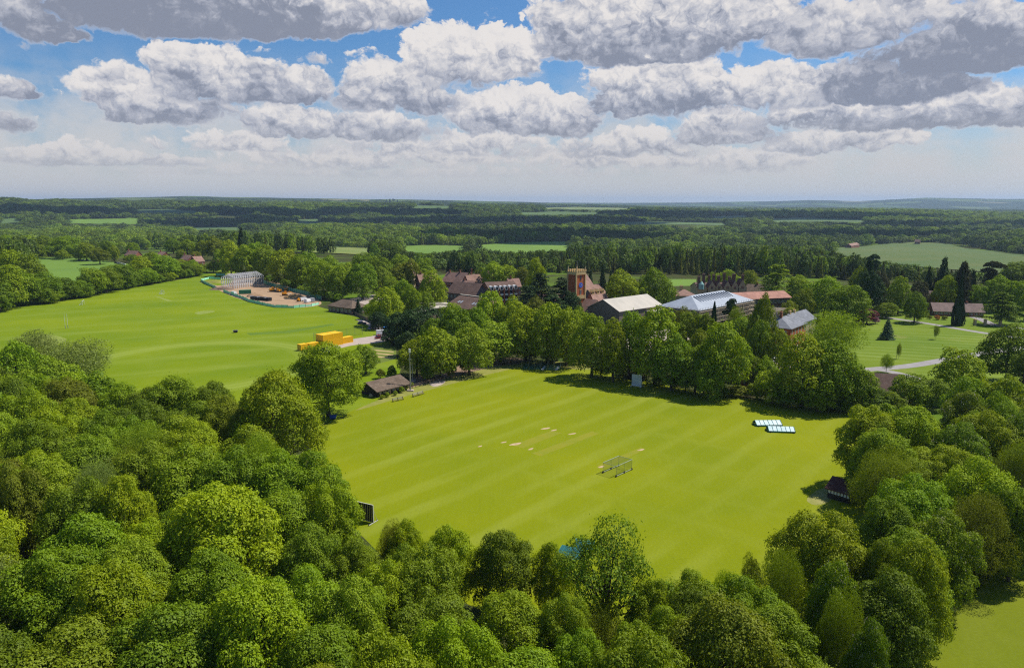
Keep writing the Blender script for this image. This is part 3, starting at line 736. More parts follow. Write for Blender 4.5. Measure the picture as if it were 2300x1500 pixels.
# leaf colours
LM = {
 'bright': (leaf_mat('bright spring leaves', (0.185, 0.275, 0.0016), (0.325, 0.389, 0.0032)), 'bright green'),
 'mid': (leaf_mat('mid green leaves', (0.130, 0.220, 0.003), (0.240, 0.330, 0.004)), 'mid green'),
 'fresh': (leaf_mat('fresh cool green leaves', (0.162, 0.252, 0.0048), (0.286, 0.37, 0.0112)), 'fresh green'),
 'deep': (leaf_mat('deep green leaves', (0.092, 0.155, 0.003), (0.180, 0.255, 0.005)), 'deep green'),
 'yellow': (leaf_mat('yellow green leaves', (0.180, 0.275, 0.002), (0.295, 0.375, 0.003)), 'yellow green'),
 'olive': (leaf_mat('olive leaves', (0.150, 0.205, 0.005), (0.240, 0.290, 0.008)), 'olive green'),
 'grey': (leaf_mat('grey green leaves', (0.17, 0.225, 0.04), (0.25, 0.305, 0.065), var=.12), 'grey green'),
 'bronze': (leaf_mat('bronze young leaves', (0.135, 0.165, 0.006), (0.215, 0.240, 0.010)), 'bronze'),
 'dark': (leaf_mat('dark evergreen needles', (0.022, 0.050, 0.012), (0.045, 0.085, 0.018), trans=.12), 'dark'),
 'blue': (leaf_mat('blue green needles', (0.045, 0.090, 0.045), (0.085, 0.140, 0.065), trans=.12), 'blue green'),
 'brownc': (leaf_mat('brown green needles', (0.045, 0.050, 0.018), (0.085, 0.085, 0.028), trans=.12), 'brownish'),
 'copper': (leaf_mat('copper leaves', (0.13, 0.022, 0.040), (0.22, 0.050, 0.075)), 'copper red'),
 'gold': (leaf_mat('golden blossom shrub', (0.42, 0.30, 0.01), (0.55, 0.38, 0.02)), 'golden yellow'),
 'pink': (leaf_mat('pink blossom', (0.48, 0.24, 0.36), (0.30, 0.12, 0.26)), 'pink'),
 'orange': (leaf_mat('orange blossom', (0.50, 0.14, 0.03), (0.36, 0.16, 0.03)), 'orange'),
 'white': (leaf_mat('white blossom', (0.55, 0.52, 0.42), (0.42, 0.38, 0.28), trans=.2), 'white blossomed'),
}
PR = {}
def proto(key, crown_me, trunk_me): PR[key] = (crown_me, trunk_me)
base = [LM['mid'][0]]
for i, kd in enumerate(['round', 'dome', 'tall', 'round', 'dome', 'tall']):
    c_ = crown('near_' + str(i), kd, 11 + i, 46000, .0205, base)
    proto(('near', kd, i // 3), c_, trunk('tr', LOB['near_' + str(i)], i, .024, 14))
    c_ = crown('mid_' + str(i), kd, 31 + i, 10000, .036, base)
    proto(('mid', kd, i // 3), c_, trunk('tr', LOB['mid_' + str(i)], i, .026, 10))
c_ = crown('sp', 'sparse', 77, 11500, .020, base, .1); proto(('near', 'sparse', 0), c_, trunk('tr', LOB['sp'], 5, .020, 34, mat('dark twigs', (0.035, 0.028, 0.02)), 7))
PR[('near', 'sparse', 1)] = PR[('near', 'sparse', 0)]
for i in range(2):
    c_ = wispy('wi' + str(i), 51 + i, 46000, .0165, base); proto(('near', 'wispy', i), c_, trunk('tr', LOB['wi' + str(i)], 8, .018, 18, m_barkp, 3))
    c_ = wispy('wm' + str(i), 61 + i, 15000, .028, base); proto(('mid', 'wispy', i), c_, trunk('tr', LOB['wm' + str(i)], 8, .018, 10, m_barkp))
    c_ = crown('bu' + str(i), 'bush', 81 + i, 4200, .058, base); proto(('mid', 'bush', i), c_, trunk('tr', LOB['bu' + str(i)], 8, .03, 8, None, 0, .6))
    c_ = crown('bn' + str(i), 'bush', 91 + i, 16000, .030, base); proto(('near', 'bush', i), c_, trunk('tr', LOB['bn' + str(i)], 8, .03, 8, None, 0, .6))
st = trunk('tr', [], 3, .030, 0, None, 0, .97)
stc = trunk('tr', [], 3, .10, 0, None, 0, .9)
for i in range(2):
    for kd, n_, s_ in (('cone', 4200, .06), ('sequoia', 6500, .055), ('column', 4500, .10), ('fir', 4200, .06), ('cedar', 9000, .042), ('pine', 3200, .05)):
        PR[('mid', kd, i)] = (conifer('c' + kd, 100 + i * 7, n_, s_, base, kd), stc if kd == 'column' else st); PR[('near', kd, i)] = PR[('mid', kd, i)]
# white flower candles for the horse chestnuts
def candles(seed, src, n, s):
    rg = np.random.default_rng(seed); lb = [l for l in LOB[src] if l[2] > .35][:34]
    A_ = np.array(lb); pick = rg.choice(len(lb), n); d = rg.normal(size=(n, 3)); d /= np.linalg.norm(d, axis=1, keepdims=True); d[:, 2] = abs(d[:, 2])
    p = A_[pick][:, :3] + d * A_[pick][:, [3, 3, 4]] * 1.12
    p = np.repeat(p, 3, 0) + rg.normal(size=(3 * n, 3)) * s * .25; p[:, 2] += np.tile([0, s * .4, s * .8], n)
    return quads_mesh('blossom', p, rg.normal(size=p.shape) + np.array([.3, -.5, .6]), np.full(len(p), s), rg, [LM['white'][0]], aspect=.8)
CAND = {('near', 'round', 0): candles(5, 'near_0', 260, .015), ('mid', 'round', 0): candles(6, 'mid_0', 300, .022)}

KW = {'round': 'round broadleaf tree', 'dome': 'spreading broadleaf tree', 'tall': 'tall broadleaf tree', 'sparse': 'dark limbed thin tree', 'wispy': 'feathery birch',
      'bush': 'rounded shrub', 'cone': 'pointed spruce', 'sequoia': 'giant tapering conifer', 'column': 'narrow column cypress', 'fir': 'young fir', 'cedar': 'layered cedar', 'pine': 'bare stemmed pine'}
NM = {'bush': 'shrub', 'wispy': 'birch_tree', 'cone': 'conifer_tree', 'sequoia': 'conifer_tree', 'column': 'cypress_tree', 'fir': 'conifer_tree', 'cedar': 'cedar_tree', 'pine': 'pine_tree'}
CT = {'bush': 'shrub', 'wispy': 'tree'}
TREES = []
def plant(x, y, w, h, kind, col, region, blossom=False, z=None, var=None):
    z = hz1(x, y) if z is None else z
    dist = math.hypot(x, y)
    lod = 'near' if dist < 215 else 'mid'
    v = rnd.randrange(2) if var is None else var
    if blossom: kind, v = 'round', 0
    cm, tm = PR[(lod, kind, v)]
    rt = empty(NM.get(kind, 'broadleaf_tree'), (x, y, z - .05), rnd.uniform(0, 6.28))
    rt.scale = (w, w, h)
    t_ = link('trunk', tm, rt)
    c_ = link('crown', cm, rt)
    c_.material_slots[0].link = 'OBJECT'; c_.material_slots[0].material = LM[col][0]
    if blossom: link('blossom', CAND[(lod, 'round', 0)], rt)
    px, py, zc = proj(x, y, z + h)
    TREES.append(dict(o=rt, px=px, py=py, x=x, y=y, w=w, kind=kind, col=col, region=region, blossom=blossom))
    return rt
def T(px, ytop, ybase, wpx, kind='round', col='mid', region='row', blossom=False, **k):
    b = P(px, ybase) if ybase > 600 else PT(px, ybase)
    d = ray(px, ytop)
    h = CAMZ + d[2] / d[1] * b.y - b.z
    zc = proj(*b)[2]
    return plant(b.x, b.y, (1.12 if kind not in ('column', 'cone', 'fir', 'bush') else 1.0) * wpx * zc / F, h, kind, col, region, blossom, z=b.z, **k)
def FT(px, ytop, wpx, h, kind='round', col='mid', region='near', blossom=False, **k):
    d = ray(px, ytop); t = (CAMZ - h) / -d[2]
    x, y = d[0] * t, d[1] * t
    zc = proj(x, y, h * .6)[2]
    return plant(x, y, 1.22 * wpx * zc / F, h, kind, col, region, blossom, **k)

# --- the row along the far side of the cricket field
R1 = 'behind the cricket field'
for a in [(738, 768, 934, 152, 'round', 'bright'), (936, 757, 846, 84, 'round', 'bright'), (988, 737, 850, 96, 'dome', 'bright'), (1055, 727, 842, 92, 'tall', 'fresh'), (1124, 722, 812, 120, 'dome', 'fresh'),
          (1180, 690, 812, 96, 'tall', 'bright'), (1100, 655, 776, 84, 'tall', 'bright'), (1228, 680, 815, 92, 'tall', 'bright'), (1272, 692, 822, 86, 'dome', 'bright'),
          (1328, 706, 846, 92, 'tall', 'mid'), (1377, 716, 858, 62, 'tall', 'bright'), (1412, 700, 852, 84, 'tall', 'mid'), (1470, 688, 862, 120, 'tall', 'bright'), (1508, 752, 876, 100, 'tall', 'mid'), (1560, 778, 884, 90, 'dome', 'mid'),
          (1622, 726, 890, 112, 'tall', 'bright'), (1590, 800, 896, 70, 'round', 'mid'), (1735, 832, 906, 80, 'round', 'bright'), (1800, 750, 912, 120, 'tall', 'bright'), (1868, 765, 918, 120, 'tall', 'mid'),
          (1915, 820, 922, 90, 'dome', 'mid'), (1965, 872, 926, 80, 'round', 'deep'), (2040, 840, 922, 84, 'dome', 'mid'), (2085, 850, 918, 80, 'round', 'deep'), (2000, 880, 930, 60, 'round', 'mid'),
          (1835, 850, 924, 80, 'round', 'mid'), (1770, 855, 915, 60, 'round', 'deep')]:
    T(*a, region=R1)
for i, a in enumerate([(6, 444, 455, 8), (17, 441, 455, 10), (29, 445, 455, 9), (41, 446, 456, 9), (868, 447, 459, 8), (876, 445, 459, 9), (884, 446, 459, 8), (893, 448, 460, 8), (915, 449, 460, 8), (1990, 471, 482, 8), (1888, 474, 484, 7), (1760, 466, 478, 8)]):
    T(*a, 'cone' if i % 3 else 'pine', 'dark', region='on the skyline')
for a in [(1535, 556, 592, 66, 'dome', 'bright'), (1396, 566, 592, 26, 'dome', 'fresh'), (2285, 588, 640, 70, 'dome', 'deep')]: T(*a, region='in the dark valley woods')
R2 = 'beside the school buildings'
for a in [(1025, 690, 800, 80, 'dome', 'mid'), (950, 690, 775, 90, 'dome', 'dark'), (900, 700, 770, 80, 'dome', 'dark'), (975, 715, 800, 60, 'round', 'deep'), (1070, 690, 790, 60, 'round', 'mid'), (1150, 665, 780, 70, 'round', 'bright'), (1012, 745, 822, 50, 'round', 'dark'),
          (1296, 690, 790, 70, 'round', 'yellow'), (1550, 700, 800, 76, 'dome', 'olive'), (1535, 690, 770, 60, 'round', 'bronze'), (1585, 705, 810, 56, 'tall', 'deep'), (1600, 680, 790, 30, 'column', 'dark'), (1640, 665, 770, 40, 'pine', 'dark'),
          (1662, 712, 810, 70, 'round', 'mid'), (1705, 660, 830, 60, 'tall', 'olive'), (1700, 720, 850, 66, 'tall', 'deep'), (1665, 760, 850, 70, 'round', 'fresh'), (1745, 740, 860, 60, 'round', 'olive'),
          (1570, 740, 850, 60, 'dome', 'olive'), (1720, 800, 880, 50, 'round', 'mid'), (1690, 800, 876, 40, 'round', 'deep'), (1650, 690, 800, 50, 'wispy', 'olive'), (1770, 690, 740, 55, 'dome', 'olive'), (1870, 700, 812, 118, 'wispy', 'yellow'),
          (870, 645, 730, 74, 'tall', 'bright'), (905, 628, 715, 60, 'dome', 'mid'), (972, 608, 705, 62, 'tall', 'bright'), (955, 655, 715, 50, 'tall', 'mid'), (1015, 680, 760, 60, 'round', 'mid'), (1205, 580, 690, 44, 'tall', 'bright'),
          (1185, 640, 720, 64, 'cedar', 'dark'), (1215, 612, 708, 76, 'cedar', 'dark'), (1262, 622, 715, 66, 'cedar', 'dark'), (1240, 660, 730, 80, 'cedar', 'dark'), (1285, 655, 725, 44, 'dome', 'dark'), (1200, 665, 735, 50, 'round', 'bronze'),
          (1398, 606, 700, 78, 'round', 'bright'), (1470, 602, 698, 76, 'tall', 'mid'), (1440, 632, 700, 50, 'round', 'bright'), (1352, 588, 690, 34, 'cone', 'dark'), (1500, 640, 690, 34, 'round', 'mid'),
          (1630, 606, 668, 60, 'dome', 'fresh'), (1680, 607, 665, 40, 'round', 'olive'), (1600, 612, 664, 34, 'round', 'bright'), (1742, 592, 680, 74, 'cedar', 'fresh'), (1790, 618, 680, 56, 'dome', 'mid'), (1800, 648, 722, 54, 'dome', 'olive'), (1770, 675, 730, 40, 'round', 'bronze'),
          (1110, 588, 655, 56, 'dome', 'bright'), (1145, 596, 655, 54, 'dome', 'yellow'), (1175, 600, 656, 40, 'dome', 'bronze'), (1080, 600, 650, 34, 'dome', 'deep'), (925, 640, 720, 40, 'round', 'yellow'), (1090, 612, 648, 12, 'cone', 'dark'), (1112, 610, 650, 20, 'round', 'yellow'),
          (1285, 600, 690, 30, 'dome', 'dark'), (1325, 600, 680, 28, 'cone', 'dark'), (1370, 600, 690, 26, 'cone', 'dark')]:
    T(*a, region=R2)
R3 = 'around the striped lawn'
for a in [(1850, 622, 715, 92, 'dome', 'mid'), (1900, 640, 728, 94, 'dome', 'mid'), (1820, 640, 700, 60, 'dome', 'bright'), (1945, 575, 700, 30, 'sequoia', 'dark'), (1960, 570, 660, 36, 'pine', 'dark'), (1945, 610, 710, 60, 'dome', 'dark'), (1990, 680, 714, 46, 'round', 'mid'),
          (2016, 621, 706, 52, 'tall', 'fresh'), (2053, 656, 725, 52, 'tall', 'deep'), (1992, 712, 762, 38, 'fir', 'blue'), (2150, 612, 731, 23, 'column', 'dark'), (2112, 568, 690, 56, 'cone', 'dark'), (2155, 583, 700, 38, 'sequoia', 'brownc'),
          (2215, 585, 692, 62, 'pine', 'brownc'), (2120, 618, 700, 50, 'dome', 'bright'), (2195, 640, 700, 46, 'dome', 'mid'), (2240, 620, 700, 70, 'dome', 'mid'), (2285, 632, 705, 70, 'dome', 'mid'), (2246, 655, 730, 76, 'cedar', 'deep'), (2300, 660, 720, 40, 'dome', 'mid'),
          (2258, 730, 860, 112, 'dome', 'deep'), (2295, 790, 880, 60, 'round', 'deep'), (2150, 782, 900, 108, 'dome', 'bright'), (2102, 730, 762, 12, 'wispy', 'olive'), (2018, 770, 806, 10, 'wispy', 'olive'), (1990, 795, 836, 26, 'wispy', 'mid'),
          (1925, 600, 700, 40, 'dome', 'olive'), (2080, 590, 690, 34, 'cone', 'dark'), (2180, 600, 690, 34, 'cone', 'dark'), (2060, 630, 700, 44, 'dome', 'brownc'), (2020, 600, 690, 30, 'cone', 'brownc'), (2095, 620, 690, 30, 'cone', 'brownc'), (1975, 610, 692, 40, 'dome', 'brownc')]:
    T(*a, region=R3)
R4 = 'behind the building site'
for a in [(520, 540, 620, 50, 'tall', 'bright'), (555, 550, 622, 58, 'dome', 'bright'), (600, 552, 630, 66, 'dome', 'mid'), (640, 560, 641, 70, 'dome', 'bright'), (678, 572, 651, 70, 'dome', 'mid'), (728, 586, 668, 76, 'dome', 'bright'), (700, 566, 648, 60, 'dome', 'mid'),
          (762, 596, 672, 54, 'tall', 'mid'), (815, 590, 672, 72, 'dome', 'mid'), (775, 590, 662, 50, 'dome', 'fresh'), (860, 600, 665, 50, 'dome', 'olive'), (900, 590, 650, 50, 'dome', 'bronze'), (925, 582, 650, 44, 'dome', 'bronze'), (880, 660, 720, 50, 'round', 'bright'),
          (840, 672, 716, 42, 'round', 'bright'), (805, 668, 706, 22, 'cone', 'dark'), (850, 575, 640, 60, 'dome', 'mid'), (905, 572, 630, 60, 'dome', 'fresh'), (950, 580, 636, 54, 'dome', 'mid'), (820, 568, 625, 60, 'dome', 'mid'), (740, 575, 640, 60, 'dome', 'mid'), (580, 545, 620, 60, 'dome', 'mid'),
          (545, 505, 585, 34, 'cone', 'dark'), (500, 560, 612, 40, 'dome', 'mid'), (655, 565, 640, 40, 'dome', 'olive'), (880, 620, 680, 46, 'dome', 'mid'), (850, 700, 740, 40, 'round', 'dark'), (880, 730, 775, 44, 'dome', 'dark'), (915, 745, 800, 50, 'dome', 'dark')]:
    T(*a, region=R4)
fr0 = random.Random(12)
for i, (x_, b_) in enumerate([(604, 636), (622, 641), (640, 646), (658, 651), (676, 656), (694, 661), (712, 667), (728, 672), (588, 631), (745, 676), (760, 678), (535, 618), (550, 622), (508, 614)]):
    T(x_, b_ - fr0.uniform(14, 22), b_, 24, 'bush', ['deep', 'mid', 'deep'][i % 3], region='under the trees behind the site')
R5 = 'in the belt left of the playing field'
for i, (x_, t_, b_, w_) in enumerate([(-30, 590, 690, 80), (20, 600, 692, 76), (62, 618, 684, 70), (100, 615, 680, 64), (138, 628, 674, 60), (175, 634, 668, 56), (70, 575, 650, 60), (30, 565, 650, 66), (210, 605, 662, 58), (240, 603, 657, 50), (272, 598, 650, 56), (300, 612, 644, 40), (330, 606, 640, 44),
                                      (318, 580, 632, 50), (372, 576, 628, 56), (340, 570, 622, 50), (415, 596, 622, 46), (440, 596, 618, 34), (395, 590, 622, 40), (480, 590, 612, 26), (190, 650, 668, 36), (352, 618, 636, 30), (0, 640, 700, 60), (110, 650, 682, 40)]):
    T(x_, t_ - 4, b_, w_ * 1.15, ['dome', 'tall'][i % 2], ['mid', 'bright', 'mid', 'deep', 'deep', 'mid'][i % 6], region=R5)
for a in [(432, 584, 610, 36, 'dome', 'mid'), (408, 582, 608, 30, 'dome', 'olive'), (298, 571, 590, 22, 'dome', 'mid'), (284, 574, 588, 14, 'round', 'bright'), (452, 592, 612, 26, 'round', 'deep')]: T(*a, region='beside the houses on the left')
for i in range(26):
    x_ = -20 + i * 18.5; b_ = 694 - .165 * x_ + fr0.uniform(-1, 1)
    T(x_, b_ - fr0.uniform(14, 24), b_, 26, 'bush', ['mid', 'deep', 'bright', 'deep'][i % 4], region='in the hedge left of the playing field')
R6 = 'beyond the small left field'
for i, (x_, t_, b_, w_) in enumerate([(20, 528, 580, 56), (60, 530, 578, 50), (105, 530, 578, 56), (150, 530, 580, 64), (195, 545, 586, 44), (225, 556, 594, 40), (243, 540, 580, 30), (258, 552, 588, 22), (340, 522, 560, 16), (352, 520, 560, 14), (364, 522, 560, 14), (375, 528, 560, 18), (312, 530, 562, 24), (328, 535, 562, 20),
                                      (390, 535, 570, 34), (422, 538, 578, 36), (455, 540, 580, 30), (480, 530, 585, 40), (300, 545, 575, 30), (140, 560, 583, 26), (178, 562, 584, 22), (85, 548, 580, 40), (408, 560, 590, 24), (440, 565, 592, 26)]):
    T(x_, t_, b_, w_, 'tall' if 335 < x_ < 380 else ['dome', 'round'][i % 2], ['mid', 'bright', 'deep', 'mid', 'olive', 'bronze'][i % 6] if not 335 < x_ < 380 else 'fresh', region=R6)

# --- hand placed trees of the near wood (position of the crown's top)
R7 = 'in the near wood'
for a in [(75, 742, 90, 17, 'wispy', 'grey'), (165, 762, 130, 15, 'wispy', 'grey'), (30, 770, 110, 18, 'dome', 'mid'), (100, 800, 110, 16, 'round', 'fresh'), (205, 838, 110, 15, 'round', 'mid'), (150, 850, 110, 16, 'dome', 'bronze'), (20, 850, 100, 17, 'tall', 'deep'), (270, 862, 100, 14, 'round', 'mid'),
          (330, 870, 120, 15, 'dome', 'deep'), (385, 848, 120, 17, 'tall', 'mid'), (470, 858, 90, 15, 'round', 'deep'), (500, 890, 100, 16, 'dome', 'olive'), (618, 836, 172, 23, 'tall', 'bright'), (555, 905, 100, 16, 'dome', 'olive'), (400, 935, 130, 15, 'round', 'fresh'), (290, 940, 110, 15, 'dome', 'mid'),
          (300, 955, 60, 12, 'wispy', 'bronze'), (210, 1035, 90, 16, 'wispy', 'grey'), (190, 985, 150, 16, 'dome', 'fresh'), (100, 1030, 130, 16, 'round', 'fresh'), (30, 1038, 110, 17, 'dome', 'bronze'), (340, 995, 100, 14, 'round', 'yellow'), (280, 1010, 100, 14, 'wispy', 'olive'),
          (420, 1005, 170, 17, 'dome', 'mid'), (520, 1010, 150, 17, 'dome', 'mid'), (620, 1020, 150, 16, 'dome', 'mid'), (705, 1012, 120, 16, 'round', 'mid'), (735, 1080, 116, 15, 'dome', 'yellow'), (490, 1092, 240, 19, 'dome', 'yellow'), (270, 1070, 110, 17, 'tall', 'bright'), (180, 1080, 150, 16, 'dome', 'deep'),
          (690, 1180, 130, 14, 'round', 'fresh'), (800, 1208, 96, 11, 'round', 'fresh'), (858, 1262, 130, 13, 'dome', 'bright'), (905, 1225, 100, 12, 'round', 'mid'), (880, 1172, 60, 12, 'wispy', 'bronze'), (905, 1168, 80, 12, 'round', 'bright'), (1010, 1180, 110, 13, 'round', 'bright'), (960, 1230, 140, 14, 'dome', 'fresh'), (1130, 1190, 120, 13, 'round', 'olive'), (1240, 1218, 80, 11, 'round', 'yellow'),
          (1365, 1176, 205, 18, 'sparse', 'deep'), (1350, 1355, 100, 10, 'wispy', 'olive'), (1462, 1300, 100, 12, 'dome', 'yellow'), (1500, 1370, 130, 13, 'round', 'mid'), (1430, 1400, 120, 12, 'dome', 'bright'), (1270, 1330, 110, 13, 'dome', 'fresh'), (1300, 1420, 130, 13, 'round', 'mid'), (1555, 1290, 140, 12, 'round', 'mid'), (1690, 1238, 40, 9, 'sparse', 'olive'), (1690, 1300, 150, 12, 'dome', 'mid'), (1630, 1285, 70, 11, 'wispy', 'yellow'),
          (1850, 1150, 180, 16, 'dome', 'bright'), (1760, 1230, 90, 14, 'wispy', 'olive'), (100, 1232, 200, 16, 'dome', 'mid'), (245, 1268, 190, 16, 'dome', 'bright'), (570, 1308, 220, 17, 'dome', 'yellow'), (790, 1300, 150, 15, 'round', 'fresh'), (1020, 1385, 180, 15, 'dome', 'yellow'),
          (1880, 1260, 110, 15, 'round', 'mid', 'B'), (1900, 1330, 90, 14, 'wispy', 'olive'), (2070, 1215, 130, 16, 'tall', 'bright'), (1990, 1210, 90, 14, 'round', 'olive'), (1960, 1395, 90, 14, 'round', 'deep', 'B'), (2120, 1150, 140, 15, 'round', 'mid', 'B'),
          (1960, 915, 130, 17, 'dome', 'bright'), (2050, 915, 130, 17, 'tall', 'bright'), (2000, 1010, 120, 15, 'wispy', 'olive'), (2060, 1075, 160, 16, 'dome', 'mid'), (2000, 1120, 130, 15, 'dome', 'deep'), (2180, 880, 110, 17, 'round', 'olive', 'B'), (2160, 950, 120, 16, 'round', 'mid', 'B'), (2220, 1035, 170, 17, 'dome', 'yellow'),
          (2250, 885, 100, 17, 'dome', 'mid'), (2290, 930, 100, 16, 'round', 'deep', 'B'), (2200, 1110, 140, 15, 'wispy', 'bronze'), (2290, 1100, 110, 15, 'dome', 'mid'), (1560, 1330, 150, 13, 'dome', 'deep'), (2265, 845, 100, 16, 'dome', 'bright'), (2180, 845, 90, 15, 'dome', 'mid')]:
    bl = a[-1] == 'B'
    if bl: a = a[:-1]
    FT(*a, region=R7, blossom=bl)
NW = [(-260, 800), (60, 800), (190, 830), (240, 880), (330, 890), (440, 885), (520, 905), (600, 930), (660, 1040), (740, 1110), (800, 1200), (900, 1205), (1030, 1215), (1160, 1245), (1240, 1270), (1300, 1330), (1480, 1330), (1600, 1325), (1720, 1310), (1790, 1240), (1880, 1200),
      (1945, 1140), (1935, 1060), (1960, 950), (2060, 925), (2180, 880), (2400, 870), (2450, 1020), (2300, 1130), (2220, 1190), (2150, 1230), (2080, 1290), (2020, 1370), (1960, 1440), (1930, 1600), (1800, 2300), (-600, 2300)]
placed = [(t['x'], t['y'], t['w'], t['kind']) for t in TREES]
fr = random.Random(21); cand = []
yy = 22.0
while yy < 330:
    xx = -260.0 + (int(yy / 8) % 2) * 5
    while xx < 260:
        cand.append((xx + fr.uniform(-3, 3), yy + fr.uniform(-2.6, 2.6))); xx += 5.5
    yy += 5
nfill = 0
KEEP = [(1853, 1078, 1904, 1132), (802, 1125, 843, 1176), (1244, 1212, 1300, 1240), (2150, 1330, 2300, 1500), (1560, 1210, 1640, 1270)]
for (x, y) in cand:
    h = fr.uniform(12.0, 17.0); w = fr.uniform(10.5, 15.5)
    px, py, zc = proj(x, y, h)
    if zc < 15 or not (-150 < px < 2450): continue
    if not inpoly(px, py, NW): continue
    if py > 1500 + 0.35 * w * F / zc: continue
    if px - .35 * w * F / zc < 0 and px < -120: continue
    if any((x - a) ** 2 + (y - b) ** 2 < (0.285 * (c + w) if k != 'wispy' else .24 * (c + w)) ** 2 for a, b, c, k in placed): continue
    bw = .42 * w * F / zc; bh = h * .85 * F / zc
    if any(px + bw > a0 and px - bw < a1 and py + bh > b0 and py < b1 for a0, b0, a1, b1 in KEEP): continue
    k = fr.choices(['dome', 'round', 'tall', 'wispy', 'bush'], [5, 4, 2, 1.2, 0.0001])[0]
    c = fr.choices(['mid', 'bright', 'yellow', 'fresh', 'deep', 'olive', 'bronze'], [4, 4, 2.5, 3, 2, 1.5, .4])[0]
    if k == 'wispy': c = fr.choice(['olive', 'grey', 'fresh', 'yellow'])
    plant(x, y, w, h, k, c, R7); placed.append((x, y, w, k)); nfill += 1
print('filler', nfill, 'trees', len(TREES))
# understorey shrubs along the boundaries
R8 = 'under the cricket boundary trees'
for a in [(1430, 818, 846, 76, 'bush', 'bronze'), (1395, 826, 842, 30, 'bush', 'mid'), (1275, 780, 816, 40, 'bush', 'yellow'), (1250, 785, 810, 26, 'bush', 'bronze'), (1300, 790, 818, 24, 'bush', 'bronze'), (1655, 866, 890, 56, 'bush', 'bronze'), (1700, 858, 896, 50, 'bush', 'olive'), (1540, 835, 880, 44, 'bush', 'mid'), (1350, 815, 846, 46, 'bush', 'deep'),
          (1480, 836, 864, 40, 'bush', 'deep'), (1580, 850, 886, 40, 'bush', 'deep'), (1820, 880, 918, 44, 'bush', 'deep'), (1860, 885, 922, 44, 'bush', 'deep'), (1900, 892, 928, 44, 'bush', 'deep'), (1940, 895, 932, 44, 'bush', 'deep'), (1990, 905, 940, 44, 'bush', 'mid'), (1760, 870, 910, 40, 'bush', 'deep'),
          (1620, 865, 892, 40, 'bush', 'deep'), (1190, 780, 812, 40, 'bush', 'deep'), (1230, 785, 814, 36, 'bush', 'deep'), (1515, 845, 874, 40, 'bush', 'deep'), (1375, 790, 848, 40, 'bush', 'mid'), (960, 815, 858, 34, 'bush', 'deep'), (1010, 810, 846, 34, 'bush', 'bronze'), (1045, 800, 838, 30, 'bush', 'deep')]:
    T(*a, region=R8)
R9 = 'by the pavilion'
for a in [(869, 880, 892, 13, 'bush', 'yellow'), (858, 886, 896, 12, 'bush', 'bright'), (888, 877, 888, 12, 'bush', 'olive'), (902, 868, 882, 14, 'bush', 'yellow'), (912, 862, 876, 12, 'bush', 'bright'), (925, 858, 868, 10, 'bush', 'yellow'), (833, 884, 893, 9, 'bush', 'white'), (855, 828, 850, 22, 'bush', 'bronze'), (822, 775, 840, 56, 'dome', 'mid'),
          (880, 820, 850, 24, 'bush', 'deep')]:
    T(*a, region=R9)
R10 = 'around the striped lawn'
for a in [(1946, 694, 727, 50, 'bush', 'copper'), (1921, 708, 726, 20, 'bush', 'pink'), (1966, 712, 727, 18, 'bush', 'pink'), (1935, 712, 728, 14, 'bush', 'pink'), (1955, 684, 700, 14, 'bush', 'gold'), (2095, 692, 704, 20, 'bush', 'yellow'), (2115, 690, 706, 22, 'bush', 'yellow'), (2135, 693, 705, 16, 'bush', 'yellow'),
          (2168, 696, 708, 16, 'bush', 'gold'), (2182, 697, 709, 14, 'bush', 'orange'), (2172, 702, 711, 12, 'bush', 'yellow'), (2088, 708, 717, 12, 'bush', 'bronze'), (2104, 708, 718, 14, 'bush', 'orange'), (2122, 709, 718, 14, 'bush', 'bronze'), (2080, 700, 712, 14, 'bush', 'bright'), (2060, 700, 722, 14, 'bush', 'bright'),
          (1760, 836, 850, 18, 'bush', 'gold'), (1740, 845, 868, 30, 'bush', 'bright'), (1790, 800, 830, 24, 'bush', 'bright'), (1618, 643, 652, 22, 'bush', 'gold'), (1600, 650, 657, 12, 'bush', 'yellow'), (1720, 700, 720, 20, 'bush', 'bright'), (1745, 706, 722, 24, 'bush', 'mid'), (2275, 700, 716, 24, 'bush', 'yellow'), (2240, 705, 722, 20, 'bush', 'dark')]:
    T(*a, region='in the school gardens')

# ---------------------------------------------------------------- far woods, one object for each sort of tree
bright_far = leaf_mat('far bright crowns', (0.15, 0.23, 0.012), (0.22, 0.30, 0.015), var=.35)
mid_far = leaf_mat('far mid crowns', (0.095, 0.155, 0.014), (0.155, 0.225, 0.020), var=.4)
dark_far = leaf_mat('far dark crowns', (0.055, 0.095, 0.014), (0.095, 0.14, 0.020), var=.4)
con_far = leaf_mat('far conifer crowns', (0.095, 0.112, 0.018), (0.160, 0.170, 0.030), trans=.25, var=.45)
def lowcrown(name, kind, seed, n, s, m_):
    if kind == 'con':
        me_ = conifer(name, seed, n, s, [m_], 'cone')
    else: me_ = crown(name, kind, seed, n, s, [m_])
    return me_
WOOD = {'bright': [], 'mid': [], 'dark': [], 'con': []}
wr = np.random.default_rng(5)
def low_limit(px):
    return float(np.interp(px, [-100, 60, 75, 260, 300, 450, 520, 900, 1000, 1060, 1300, 1480, 1500, 1570, 1700, 1900, 2300], [640, 640, 575, 580, 560, 575, 575, 595, 615, 622, 626, 628, 620, 620, 635, 655, 672]))
polyb = [[(640, 510), (900, 512), (1050, 530), (1050, 560), (640, 560)], [(0, 520), (250, 520), (420, 520), (420, 570), (0, 575)], [(1700, 468), (2300, 480), (2300, 510), (1700, 490)], [(1375, 553), (1420, 553), (1420, 590), (1375, 590)], [(1500, 555), (1565, 555), (1565, 588), (1500, 588)], [(600, 455), (800, 455), (800, 480), (600, 480)]]  # polyb: sunlit patches, the sunlight put into brighter crown colour
